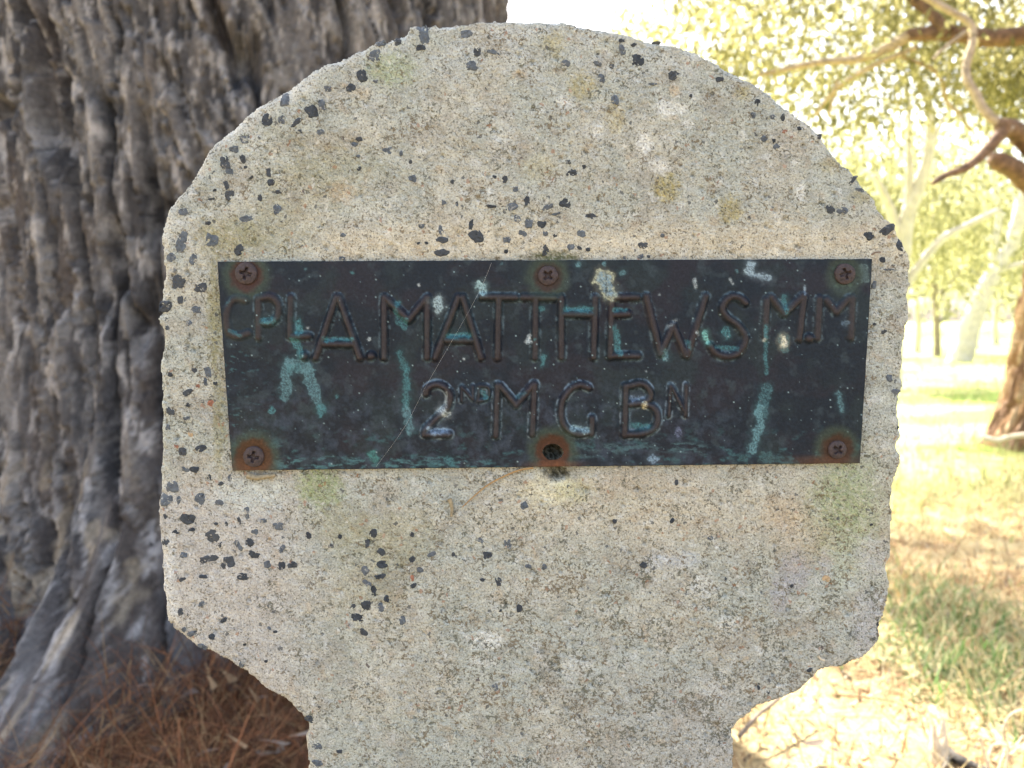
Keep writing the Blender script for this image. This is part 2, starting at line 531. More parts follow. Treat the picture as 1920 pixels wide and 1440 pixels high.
# ---- side walls and back: boundary edges of the kept face pushed back
e = np.concatenate([fq[:, [0, 1]], fq[:, [1, 2]], fq[:, [2, 3]], fq[:, [3, 0]]])
key = np.sort(e, 1); _, inv, cnt = np.unique(key[:, 0] * 10 ** 7 + key[:, 1], return_inverse=True, return_counts=True)
be = e[cnt[inv] == 1]
bv = np.unique(be)
nb = len(bv); base = len(fv)
layers = [0.0015, 0.004, 0.008, 0.014, 0.022, 0.034, 0.05, 0.065]
mp = np.full(base, -1, np.int64); mp[bv] = np.arange(nb)
bx, bz = fv[bv, 0], fv[bv, 2]
cxl, czl = 0.0, local_front(np.array([985.0]), np.array([720.0]))[1][0]
rx_, rz_ = bx - cxl, np.where(bz > czl, bz - czl, 0) ; rl = np.hypot(rx_, rz_) + 1e-6
side_v, side_c = [], []
for k, dep in enumerate(layers):
    bulge = 0.0028 * (fbm(bx * 160 + k * 3.1, bz * 160, 131, 4, 0.6) - 0.5) * 2 + 0.0012 * min(1, dep / 0.01) * (bx < 0)
    bulge = bulge * min(1, dep / 0.004)
    side_v.append(np.stack([bx + rx_ / rl * bulge, fv[bv, 1] + dep, bz + rz_ / rl * bulge], -1))
    side_c.append(col[bv] * 0 + np.array((0.43, 0.40, 0.34)) * (0.8 + 0.4 * fbm(bx * 300, bz * 300 + dep * 200, 132, 3))[:, None])
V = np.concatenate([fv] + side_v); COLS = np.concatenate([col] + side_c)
FL = np.concatenate([fleck] + [np.full(nb, 0.3)] * len(layers)); TI = np.concatenate([tint] + [np.full(nb, 0.4)] * len(layers))
Q = [fq]
prev = be
for k in range(len(layers)):
    cur = mp[be] + base + k * nb
    Q.append(np.stack([prev[:, 1], prev[:, 0], cur[:, 0], cur[:, 1]], -1)); prev = cur
# flat back: the outline tessellated
Q = np.concatenate(Q)
used = np.unique(Q); mpu = np.full(len(V), -1, np.int64); mpu[used] = np.arange(len(used))
V, COLS, FL, TI, Q = V[used], COLS[used], FL[used], TI[used], mpu[Q]
from mathutils.geometry import tessellate_polygon
bxl, bzl = local_front(dense[:, 0], dense[:, 1])
tri = np.array(tessellate_polygon([[Vector((float(p_), float(q_), 0)) for p_, q_ in zip(bxl, bzl)]]))
nbk = len(bxl); off = len(V)
V = np.concatenate([V, np.stack([bxl, np.full(nbk, 0.0295), bzl], -1)])
COLS = np.concatenate([COLS, np.full((nbk, 3), 0.36)]); FL = np.concatenate([FL, np.full(nbk, 0.5)]); TI = np.concatenate([TI, np.full(nbk, 0.4)])
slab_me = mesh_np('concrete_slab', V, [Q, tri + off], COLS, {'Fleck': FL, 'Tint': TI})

M_conc, nt, b, _ = new_mat('weathered_concrete')
co = objco(nt)
c = attr(nt, 'Col'); fl = attr(nt, 'Fleck', True); ti = attr(nt, 'Tint', True)
g1 = noise(nt, 620, 3, 0.7, co); g2 = noise(nt, 330, 4, 0.65, co, 0.6); g3 = noise(nt, 1500, 2, 0.6, co); g4 = noise(nt, 170, 3, 0.6, co)
c = mixn(nt, 1.0, c, ramp(nt, g3, [(0.3, 0.70), (0.7, 1.24)]), 'MULTIPLY')
c = mixn(nt, 1.0, c, ramp(nt, g4, [(0.3, 0.86), (0.7, 1.13)]), 'MULTIPLY')
# dark lichen flecks; their density follows the map on the mesh
gf = noise(nt, 740, 2.5, 0.6, co, 1.0); gf2 = noise(nt, 300, 3, 0.6, co, 0.8)
thr = mathn(nt, 'SUBTRACT', 0.688, mathn(nt, 'MULTIPLY', fl, 0.20))
mixf = mathn(nt, 'ADD', mathn(nt, 'MULTIPLY', gf, 0.82), mathn(nt, 'MULTIPLY', gf2, 0.18))
f1 = mathn(nt, 'MULTIPLY', mathn(nt, 'SUBTRACT', mixf, thr), 14.0, True)
fcol = mixn(nt, ti, (0.090, 0.092, 0.066), (0.145, 0.110, 0.066))
c = mixn(nt, mathn(nt, 'MULTIPLY', f1, 0.8), c, fcol)
pit = noise(nt, 1150, 2, 0.5, co, 0.5)
c = mixn(nt, mathn(nt, 'MULTIPLY', mathn(nt, 'MULTIPLY', mathn(nt, 'SUBTRACT', pit, 0.60), 16.0, True), 0.75), c, (0.10, 0.092, 0.07))
# pale and coloured sand grains of uneven outline
wv_ = nt.nodes.new('ShaderNodeTexNoise'); wv_.inputs['Scale'].default_value = 700; wv_.inputs['Detail'].default_value = 2; nt.links.new(co, wv_.inputs['Vector'])
vadd = nt.nodes.new('ShaderNodeVectorMath'); vadd.operation = 'MULTIPLY_ADD'
nt.links.new(wv_.outputs['Color'], vadd.inputs[0]); vadd.inputs[1].default_value = (0.0026, 0.0026, 0.0026); nt.links.new(co, vadd.inputs[2])
vor = nt.nodes.new('ShaderNodeTexVoronoi'); vor.inputs['Scale'].default_value = 560; nt.links.new(vadd.outputs[0], vor.inputs['Vector'])
sep = nt.nodes.new('ShaderNodeSeparateColor'); nt.links.new(vor.outputs['Color'], sep.inputs[0])
gr = mathn(nt, 'MULTIPLY', mathn(nt, 'GREATER_THAN', sep.outputs[0], 0.93), mathn(nt, 'LESS_THAN', vor.outputs['Distance'], 0.33))
c = mixn(nt, mathn(nt, 'MULTIPLY', gr, 0.5), c, (0.58, 0.57, 0.53))
gr2 = mathn(nt, 'MULTIPLY', mathn(nt, 'LESS_THAN', sep.outputs[1], 0.018), mathn(nt, 'LESS_THAN', vor.outputs['Distance'], 0.38))
c = mixn(nt, mathn(nt, 'MULTIPLY', gr2, 0.6), c, (0.27, 0.14, 0.08))
gr3 = mathn(nt, 'MULTIPLY', mathn(nt, 'LESS_THAN', sep.outputs[2], 0.03), mathn(nt, 'LESS_THAN', vor.outputs['Distance'], 0.36))
c = mixn(nt, mathn(nt, 'MULTIPLY', gr3, 0.8), c, (0.075, 0.08, 0.085))
nt.links.new(c, b.inputs['Base Color'])
b.inputs['Roughness'].default_value = 0.92; b.inputs['Specular IOR Level'].default_value = 0.2
bump(nt, b, mathn(nt, 'ADD', mathn(nt, 'ADD', g1, mathn(nt, 'MULTIPLY', g3, 0.6)), mathn(nt, 'MULTIPLY', f1, -0.25)), 0.8, 0.0014)
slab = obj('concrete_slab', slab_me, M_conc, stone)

# ---- aggregate chips that show in the worn face, a few dark ones standing in for holes: cx, cy, w, h, tilt, tone
CHIPS = """343.6,397,18,13,0,1 391,419,10,9,0,0 339,456,20,42,-15,1 397,450,25,30,0,1 321,481,20,16,30,1 362,486,15,25,-10,1 448,469,19,21,0,0 335,530,24,25,-20,0
375,539,22,18,0,0 338,563,13,18,0,0 309,575,22,25,0,0 367,581,20,13,0,1 354,606,12,15,0,1 312,615,11,10,0,1 519,393,15,20,0,1 465,409,29,13,5,1 319,702,11,9,0,0
390,697,12,20,20,1 385,716,8,16,15,1 365,694,11,12,0,0 353,736,20,12,25,0 353,759,11,9,0,0 404,718,9,8,0,0 395,756,11,11,0,2 372,723,8,8,0,2 318,771,18,18,0,0 379,753,10,9,0,0
423,787,16,12,0,0 350,784,14,9,0,1 377,840,25,13,15,0 342,847,17,15,0,0 314,801,10,12,0,1 330,837,9,9,0,2 358,815,11,9,0,3 348,880,16,11,0,1 366,880,18,13,0,0 392,894,9,12,0,0
431,896,9,14,0,1 415,907,12,8,20,0 324,913,24,20,0,1 311,938,23,22,0,1 335,938,8,14,0,1 375,936,17,20,-30,1 411,942,16,11,-15,1 309,969,7,11,0,0 352,973,26,20,-10,0 330,997,13,9,0,0
360,993,13,7,10,0 398,1006,27,25,0,0 412,1021,9,13,-20,0 309,1018,15,14,-30,0 406,982,8,6,0,0 425,982,8,10,0,0 449,977,6,18,15,0 463,961,11,22,0,1 495,976,17,10,15,1 522,985,22,15,-15,1
477,997,13,11,0,1 469,1018,20,17,-35,0 448,1023,10,23,30,1 477,1040,21,17,0,0 529,1029,10,17,-25,1 389,1048,38,14,12,0 427,1056,28,25,0,0 456,1081,23,17,0,0 501,1057,15,14,0,1
528,1061,12,16,0,0 548,1058,19,14,0,0 344,1041,15,11,0,1 342,1086,15,8,25,0 381,1081,15,8,0,0 378,1133,12,10,0,1 338,1148,11,15,0,0 420,1163,13,9,20,0 398,1194,14,11,0,0
357,1190,15,11,0,1 344,1181,10,12,0,1 380,1213,20,11,-20,1 454,1245,11,17,-20,1 579,1003,10,13,0,0 620,1024,9,11,-20,0 578,1348,18,12,-20,0 594,1400,18,14,0,1 594,1432,21,12,0,1
505,1179,8,7,0,1 515,1185,11,5,0,0 458,1209,6,6,0,0 499,1240,9,7,20,0 636,1409,13,7,0,0 700,1000,17,15,20,0 688,1019,9,17,0,0 715,1035,17,11,-25,0 717,1058,21,14,0,0 685,1071,14,18,0,1
712,1081,20,10,5,0 688,1093,18,10,-35,1 701,1108,12,20,-10,0 687,1134,19,18,0,0 671,1157,28,17,-10,0 725,1123,12,17,0,0 713,1141,13,19,20,1 682,1185,18,13,-25,0 773,1049,13,12,-30,0
787,1069,13,11,0,1 775,1098,12,11,0,0 773,1084,8,13,0,2 755,1163,13,17,0,1 810,1039,17,8,30,1 773,1002,8,10,0,0 637,1007,8,9,0,0 662,1137,13,8,20,0 983,947,13,15,30,1 953,1020,18,22,0,1
914,1041,16,15,0,0 903,1013,12,11,0,1 991,1062,11,8,0,1 1020,1062,9,12,0,1 935,1090,11,18,30,0 904,1087,10,7,0,0 973,1141,12,16,-10,0 938,1145,8,7,0,0 1206,1059,16,14,0,0 1153,977,9,8,0,0
1260,976,8,11,-30,0 1269,905,7,11,0,0 1331,1009,14,8,15,1 850,1040,8,8,0,0 928,1289,12,12,0,1 794,64,24,38,15,1 703,102,22,25,-20,1 712,82,20,13,10,1 745,78,15,14,20,0 790,89,18,12,0,0
874,63,26,14,15,1 895,95,16,24,0,0 925,98,22,9,-15,1 885,124,22,18,0,1 678,142,18,24,25,0 658,165,18,16,-20,0 705,153,10,8,0,1 615,166,17,12,0,1 533,186,18,32,-5,1 582,210,22,25,35,0
603,197,17,23,10,1 501,225,23,25,0,0 527,224,14,16,0,1 555,231,28,10,42,0 561,247,12,8,0,0 601,248,15,12,0,1 459,261,20,16,0,1 438,279,17,14,0,1 421,305,17,26,20,0 430,322,13,14,0,1
456,298,10,17,20,0 503,324,9,18,10,0 508,343,12,16,10,0 425,347,9,20,15,0 430,366,17,18,0,0 404,357,9,6,0,0 398,374,16,6,-5,0 522,360,15,9,0,0 533,357,12,10,0,1 487,371,8,13,0,0
471,333,10,5,30,0 460,313,7,5,0,0 673,261,12,10,0,0 665,271,13,8,0,1 726,282,20,14,0,1 671,293,9,6,0,1 770,303,6,9,0,0 673,316,8,8,0,0 774,334,15,12,-20,1 849,341,10,10,0,0
946,336,10,13,0,0 966,354,13,11,0,1 927,332,8,8,0,0 857,383,6,14,0,1 832,379,10,10,0,1 752,288,6,10,0,1 643,441,10,9,0,1 921,387,20,6,-5,0 960,389,21,14,0,1 989,377,12,18,10,0
970,410,12,18,30,1 992,419,14,18,0,1 883,421,9,20,-15,0 893,443,22,26,35,0 980,437,18,10,-30,1 827,432,11,19,15,1 830,450,23,11,-10,0 790,424,11,9,0,1 951,450,14,12,0,1
827,474,28,14,10,0 785,456,8,5,0,0 800,456,7,7,0,0 949,471,7,9,0,0 641,484,12,8,0,1 1028,388,24,10,22,1 1059,381,19,17,0,0 1044,401,20,5,15,1 1016,421,17,13,0,0 1109,405,20,11,0,0
1023,438,11,9,0,1 1041,442,9,9,0,0 1090,438,16,13,0,1 1205,461,17,14,0,0 1242,442,8,8,0,1 1023,468,14,22,-25,0 1070,465,14,15,0,1 1087,465,12,7,-40,0 1103,468,9,8,0,0 1173,483,14,8,0,1
1201,482,13,10,20,1 1216,481,7,6,0,0 1194,114,25,22,0,0 1188,84,12,8,25,0 1166,76,15,8,0,0 1230,79,18,6,0,1 1166,95,13,24,10,1 1121,119,17,9,-20,1 1147,125,10,12,0,0 1062,119,16,14,0,1
1129,147,15,19,0,1 1263,141,21,19,0,0 1349,149,14,9,0,0 1295,180,8,9,0,0 1224,158,18,6,0,1 1153,187,13,22,10,1 1421,192,13,13,0,0 1412,217,10,12,0,1 1449,219,10,9,0,1 1469,219,8,14,-10,0
1432,260,11,10,0,1 1417,253,7,9,0,1 1451,264,7,8,0,0 1472,246,10,8,0,2 1484,257,6,6,0,2 1537,256,10,10,0,0 1499,241,10,9,0,0 1456,275,14,11,0,1 1599,338,8,24,-40,0 1614,356,18,8,-15,1
1556,393,16,17,0,0 1580,395,22,15,0,1 1630,442,19,16,-20,0 1661,431,30,16,35,0 1686,460,14,24,0,0 1655,487,12,12,0,0 1072,324,22,14,5,0 1065,304,14,9,0,1 1096,312,10,7,20,0
1639,535,10,15,-20,1 1657,622,11,8,15,0 1640,608,6,6,0,0 1668,506,22,5,-5,1 1667,709,13,15,0,1 1680,734,20,10,-10,1 1685,802,8,7,0,0 1633,983,6,6,0,0 1549,1085,16,12,0,3 1484,1098,7,7,0,0
1517,1257,15,8,20,0 1423,1290,5,9,0,0 1440,1299,7,6,0,0 1360,1085,7,7,0,0 1647,1171,5,12,0,0 472,826,8,7,0,2 505,1010,7,6,0,3""".split()
def chip_mat(name, col, film):
    """broken stone with a thin cement film left in patches"""
    m, nt, b, _ = new_mat(name)
    co = objco(nt); gi = nt.nodes.new('ShaderNodeObjectInfo').outputs['Random']
    ofs = nt.nodes.new('ShaderNodeVectorMath'); ofs.operation = 'ADD'; nt.links.new(co, ofs.inputs[0])
    cmb = nt.nodes.new('ShaderNodeCombineXYZ'); nt.links.new(gi, cmb.inputs[0]); nt.links.new(gi, cmb.inputs[2]); nt.links.new(cmb.outputs[0], ofs.inputs[1])
    n1 = noise(nt, 500, 4, 0.65, ofs.outputs[0]); n2 = noise(nt, 420, 3, 0.6, ofs.outputs[0], 0.8)
    c = ramp(nt, n1, [(0.3, [q * 0.55 for q in col]), (0.7, [q * 1.6 for q in col])])
    c = mixn(nt, mathn(nt, 'MULTIPLY', gi, 0.22), c, (0.13, 0.135, 0.14))
    f = mathn(nt, 'MULTIPLY', mathn(nt, 'SUBTRACT', n2, film), 12.0, True)
    c = mixn(nt, mathn(nt, 'MULTIPLY', f, 0.85), c, (0.33, 0.32, 0.285))
    nt.links.new(c, b.inputs['Base Color']); b.inputs['Roughness'].default_value = 0.75; b.inputs['Specular IOR Level'].default_value = 0.3
    bump(nt, b, n1, 0.6, 0.001)
    return m


M_chip = [chip_mat('bluestone_dark', (0.027, 0.033, 0.042), 0.66), chip_mat('bluestone_grey', (0.072, 0.086, 0.104), 0.60),
          chip_mat('brick_grit', (0.25, 0.11, 0.065), 0.62), chip_mat('tan_pebble', (0.34, 0.25, 0.15), 0.64)]
cr = np.random.default_rng(11)
outline_pts = dense
for line in CHIPS:
    cx, cy, w, h, ang, tone = [float(q) for q in line.split(',')]
    w *= 1.05; h *= 1.05
    if 415 < cx < 1625 and 494 < cy < 872: continue
    n = 15
    th = np.linspace(0, 2 * np.pi, n, endpoint=False) + cr.uniform(-0.18, 0.18, n)
    r = cr.uniform(0.60, 1.22, n); r = 0.6 * r + 0.2 * (np.roll(r, 1) + np.roll(r, -1))
    sq = 1.0 / np.maximum(np.abs(np.cos(th)), np.abs(np.sin(th))) ** 0.35
    ca, sa = math.cos(math.radians(-ang)), math.sin(math.radians(-ang))
    ux, uy = r * sq * np.cos(th) * w * 0.53, r * sq * np.sin(th) * h * 0.53
    ring = np.stack([ux * ca - uy * sa, ux * sa + uy * ca], -1)
    pr = cr.uniform(0.00006, 0.00028)
    rings = [(1.0, -0.0012), (0.98, -0.00016 + pr), (0.74, 0.00004 + pr), (0.36, 0.00009 + pr)]
    vs = []
    for s, hh in rings:
        q = ring * s * (1 + 0.06 * cr.standard_normal((n, 1)) * (s < 0.9))
        X, Yp = cx + q[:, 0], cy + q[:, 1]
        dmin = np.sqrt(np.min((X[:, None] - outline_pts[None, :, 0]) ** 2 + (Yp[:, None] - outline_pts[None, :, 1]) ** 2, 1))
        surf = relief_low(X, Yp) + bevel_drop(X, Yp, dmin) * (dmin < 60)
        xl, zl = local_front(X, Yp)
        vs.append(np.stack([xl, -0.035 - surf - hh - 0.00012 * cr.standard_normal(n) * (s < 0.99), zl], -1))
    vs = np.concatenate(vs + [vs[-1].mean(0)[None]])
    org = vs[-1].copy()
    fs = []
    for k in range(3):
        for i in range(n):
            a, b_ = k * n + i, k * n + (i + 1) % n
            fs += [(a, b_, b_ + n), (a, b_ + n, a + n)]
    for i in range(n): fs.append((3 * n + i, 3 * n + (i + 1) % n, 4 * n))
    fs = np.array(fs)
    me = mesh_np('aggregate_chip', vs - org, fs[:, ::-1], smooth=False)
    obj('aggregate_chip', me, M_chip[int(tone)], slab, org)

# ------------------------------------------------------------------ PLAQUE
QC = [(410, 491), (1632, 486), (1609, 867), (438, 881)]     # corners in the photo, clockwise from top left
NU, NV = 880, 282
uu, vv = np.meshgrid(np.linspace(0, 1, NU), np.linspace(0, 1, NV))
c0, c1, c2, c3 = [np.array(q, float) for q in QC]
pxp = (1 - vv) * ((1 - uu) * c0[0] + uu * c1[0]) + vv * ((1 - uu) * c3[0] + uu * c2[0])
pyp = (1 - vv) * ((1 - uu) * c0[1] + uu * c1[1]) + vv * ((1 - uu) * c3[1] + uu * c2[1])
edge_w = 1.3 * (fbm(pxp / 30, pyp / 30, 141, 3) - 0.5)
pxp = pxp + edge_w * (np.abs(uu - 0.5) > 0.499); pyp = pyp + edge_w * (np.abs(vv - 0.5) > 0.499)
fl_ = lambda s: [tuple(float(t) for t in q.split(',')) for q in s.split()]
GLYPHS = [   # (height factor, list of strokes)
    (0.38, ['463,563 450,560 437,565 429,583 428,603 433,623 450,630 468,625']),
    (0.6, ['487,561 488,632', '487,561 510,557 524,570 523,593 510,605 495,606']),
    (0.85, ['548,558 547,630', '547,631 581,630']), (1.0, ['573,667']),
    (1.0, ['633,558 595,670', '637,558 677,670', '610,645 663,645']), (1.0, ['698,667']),
    (1.0, ['722,558 722,670', '725,560 768,600 802,558', '802,558 802,670']),
    (1.0, ['860,558 817,670', '868,558 902,670', '838,638 884,638']),
    (0.9, ['904,557 966,558', '935,560 933,670']), (0.85, ['980,558 1038,559', '1004,560 1003,670']),
    (0.9, ['1052,559 1052,669', '1115,559 1112,669', '1054,589 1113,590']),
    (0.95, ['1146,558 1143,668', '1146,558 1194,558', '1146,590 1176,589', '1143,667 1195,667']),
    (0.8, ['1210,556 1237,663 1260,611 1284,666', '1287,666 1321,556']),
    (0.8, ['1395,568 1382,558 1364,559 1352,577 1361,595 1382,611 1395,635 1382,661 1361,668 1340,662 1330,649']),
    (0.65, ['1435,563 1431,632', '1443,558 1467,589 1502,556', '1504,558 1495,635']), (0.8, ['1513,634']),
    (0.5, ['1533,561 1529,633', '1547,563 1564,585 1588,560', '1594,559 1591,632']),
    (1.15, ['800,737 803,727 820,720 837,727 845,743 840,763 823,780 800,803 797,813', '798,813 843,813']),
    (0.85, ['866,751 866,725', '866,725 886,746', '887,724 887,748']), (0.8, ['899,723 897,751', '899,723 915,725 918,737 913,748 897,751']),
    (1.1, ['933,722 930,815', '937,722 968,758 1000,720', '1002,720 998,813']),
    (1.05, ['1103,726 1086,721 1067,731 1053,755 1053,786 1065,805 1086,812 1108,809', '1109,783 1108,812']),
    (1.1, ['1172,724 1170,814', '1172,724 1203,719 1218,735 1210,752 1180,757', '1206,755 1227,766 1231,786 1223,803 1199,812 1172,813']),
    (0.9, ['1256,723 1252,778', '1258,725 1280,768', '1285,721 1283,778'])]
TOPS = ['C', 'P', 'L', '.', 'A', '.', 'M', 'A', 'T', 'T', 'H', 'E', 'W', 'S', 'M', '.', 'M', '2', 'N', 'D', 'M', 'G', 'B', 'N']
small = {18, 19, 23}
Hp = 0.00025 * np.sin(uu * 7 + 1) * np.sin(vv * 3.1) + 0.00022 * (fbm(uu * 9, vv * 4, 151, 3) - 0.5)
dl = np.full(pxp.shape, 1e9); lid = np.full(pxp.shape, -1)
for gi, (hf, strokes) in enumerate(GLYPHS):
    ds = np.full(pxp.shape, 1e9)
    for s in strokes:
        pts = fl_(s)
        if len(pts) > 4 and gi not in (18,):
            pts = [tuple(q) for q in smooth_path(pts, 4)]
        xs = [q[0] for q in pts]; ys = [q[1] for q in pts]
        m = (pxp > min(xs) - 18) & (pxp < max(xs) + 18) & (pyp > min(ys) - 18) & (pyp < max(ys) + 18)
        d = np.full(pxp.shape, 1e9); d[m] = seg_dist(pxp[m], pyp[m], pts)
        ds = np.minimum(ds, d)
    wj = 0.9 * (fbm(pxp / 18, pyp / 18, 160 + gi, 2) - 0.5) * 2
    hw = 3.9 if gi in (18, 19) else (4.8 if gi == 23 else 7.3)
    if strokes[0].count(' ') == 0: ds = ds - 1.5
    prof = sst(hw + 3.0, hw - 5.8, ds + wj)
    hgt = 0.0018 * hf * prof * (0.8 if gi in small else 1.0)
    hgt -= 0.00008 * hf * np.exp(-((ds - hw - 4) / 3.0) ** 2)      # struck-down groove round each letter
    use = ds < 40
    Hp = np.where(use, Hp + hgt, Hp)
    m = ds < dl
    dl = np.where(m, ds - (hw - 7.3), dl); lid = np.where(m, gi, lid)
hole = np.hypot((pxp - 1036) / 1.25, pyp - 846) + 3.0 * (fbm(pxp / 12, pyp / 12, 171, 2) - 0.5)
Hp = Hp - 0.0006 * sst(46, 14, hole)
screws = [(464, 513, 21), (1027, 517, 18.5), (1581, 514, 19.5), (478, 855, 20), (1567, 842, 17.5)]
for sx_, sy_, sr in screws:
    Hp = Hp - 0.0004 * sst(40, 15, np.hypot(pxp - sx_, pyp - sy_))
# ---- plaque colour: tarnished bronze, verdigris, rust, droppings, a painted sheen
pc = np.zeros(pxp.shape + (3,)) + (0.0078, 0.0128, 0.0205)
q1 = fbm(pxp / 140, pyp / 90, 181, 5); q2 = fbm(pxp / 26, pyp / 26, 182, 5, 0.6); q3 = fbm(pxp / 7, pyp / 7, 183, 3, 0.7)
pc = mixc(pc, (0.018, 0.0160, 0.023), sst(0.45, 0.65, q1) * 0.55)
pc = mixc(pc, (0.013, 0.021, 0.026), sst(0.5, 0.66, fbm(pxp / 90, pyp / 90, 184, 4)) * 0.8)
pc = mixc(pc, (0.038, 0.052, 0.076), sst(0.42, 0.72, q2) * sst(660, 800, pyp) * sst(1560, 1250, pxp) * 0.55)  # lower patina haze, with the blue-grey sheen put into the colour
pc = mixc(pc, (0.030, 0.075, 0.088), sst(0.56, 0.72, fbm(pxp / 40, pyp / 22, 185, 5, 0.62)) * sst(780, 850, pyp) * 0.9)
pc = mixc(pc, (0.05, 0.12, 0.135), sst(0.5, 0.68, fbm(pxp / 26, pyp / 9, 178, 5, 0.66)) * sst(20, 5, np.abs(pyp - 868)) * sst(1000, 850, pxp) * 0.9)
pc = mixc(pc, (0.045, 0.085, 0.10), sst(0.46, 0.66, fbm(pxp / 30, pyp / 10, 179, 5, 0.66)) * sst(16, 4, np.abs(pyp - 843 + 8 * np.sin(pxp / 60))) * sst(1050, 1090, pxp) * sst(1360, 1300, pxp) * 0.9)
pc = mixc(pc, (0.035, 0.085, 0.10), sst(0.60, 0.74, fbm(pxp / 16, pyp / 8, 186, 4, 0.62)) * sst(540, 430, pxp) * sst(620, 680, pyp) * 0.8)
pc = mixc(pc, (0.03, 0.045, 0.055), sst(0.58, 0.75, fbm(pxp / 30, pyp / 30, 187, 4)) * 0.5)
pc = mixc(pc, (0.036, 0.0275, 0.028), sst(8.0, 2.0, dl) * 0.7)                        # rubbed brown letter tops
ring = np.exp(-((dl - 9.2) / 2.6) ** 2)
pc = mixc(pc, (0.16, 0.21, 0.26), np.exp(-((dl - 8.8) / 1.6) ** 2) * sst(0.45, 0.62, fbm(pxp / 16, pyp / 16, 189, 4)) * (pyp > 690) * 0.6)
pc = mixc(pc, (0.10, 0.15, 0.18), ring * sst(0.42, 0.62, fbm(pxp / 24, pyp / 24, 188, 4)) * sst(0.35, 0.6, q3 * 0.5 + q2 * 0.5) * 0.5 * (lid != 0))
# verdigris caught above crossbars and in corners
TEAL = (0.052, 0.155, 0.175); PALE = (0.10, 0.205, 0.235); LIGHT = (0.36, 0.43, 0.46); CREAM = (0.55, 0.52, 0.38)


def mark(pts, r0, r1, c, a, rag=0.5, seed=0, soft=2.0):
    global pc
    pts = fl_(pts)
    x0 = min(q[0] for q in pts) - 45; x1 = max(q[0] for q in pts) + 45; y0 = min(q[1] for q in pts) - 45; y1 = max(q[1] for q in pts) + 45
    m = (pxp > x0) & (pxp < x1) & (pyp > y0) & (pyp < y1)
    X0, Y0 = pxp[m], pyp[m]
    am = min(1.0, max(r0, r1) / 7.0)
    X = X0 + am * (9 * (fbm(X0 / 24, Y0 / 24, 500 + seed, 2) - 0.5) + 6 * (fbm(X0 / 8, Y0 / 8, 520 + seed, 2) - 0.5))
    Yq = Y0 + am * (9 * (fbm(X0 / 24, Y0 / 24, 540 + seed, 2) - 0.5) + 6 * (fbm(X0 / 8, Y0 / 8, 560 + seed, 2) - 0.5))
    d = seg_dist(X, Yq, pts)
    if len(pts) > 1:
        ax, ay = pts[0]; bx_, by_ = pts[-1]
        t = np.clip(((X - ax) * (bx_ - ax) + (Yq - ay) * (by_ - ay)) / ((bx_ - ax) ** 2 + (by_ - ay) ** 2 + 1e-9), 0, 1)
    else: t = 0 * X
    r = (r0 + (r1 - r0) * t) * (0.55 + 0.7 * fbm(X0 / 13, Y0 / 13, 580 + seed, 2))
    d = d + rag * r * 2 * (fbm(X / 11, Yq / 11, 300 + seed, 4, 0.65) - 0.5) + 2.2 * (fbm(X / 3.2, Yq / 3.2, 350 + seed, 2) - 0.5)
    core = sst(soft * 1.3, -soft * 1.6, d - r)
    tex = fbm(X / 5, Yq / 5, 400 + seed, 4, 0.7)
    f = core * a * (0.12 + 1.0 * sst(0.33, 0.66, 0.6 * tex + 0.4 * fbm(X0 / 2.6, Y0 / 2.6, 600 + seed, 2)))
    rim_ = np.exp(-((d - r + 1.2) / 1.4) ** 2) * a * 0.28 * sst(0.4, 0.65, fbm(X / 14, Yq / 14, 450 + seed, 2))
    halo = sst(r + 12, r - 2, d) * a * (0.30 if r0 > 4.5 else 0.0)
    base_ = mixc(pc[m], np.asarray(c) * 0.45, halo)
    base_ = mixc(base_, c, np.clip(f, 0, 1))
    pc[m] = mixc(base_, np.minimum(np.asarray(c) * 1.7, 0.62), np.clip(rim_, 0, 1))


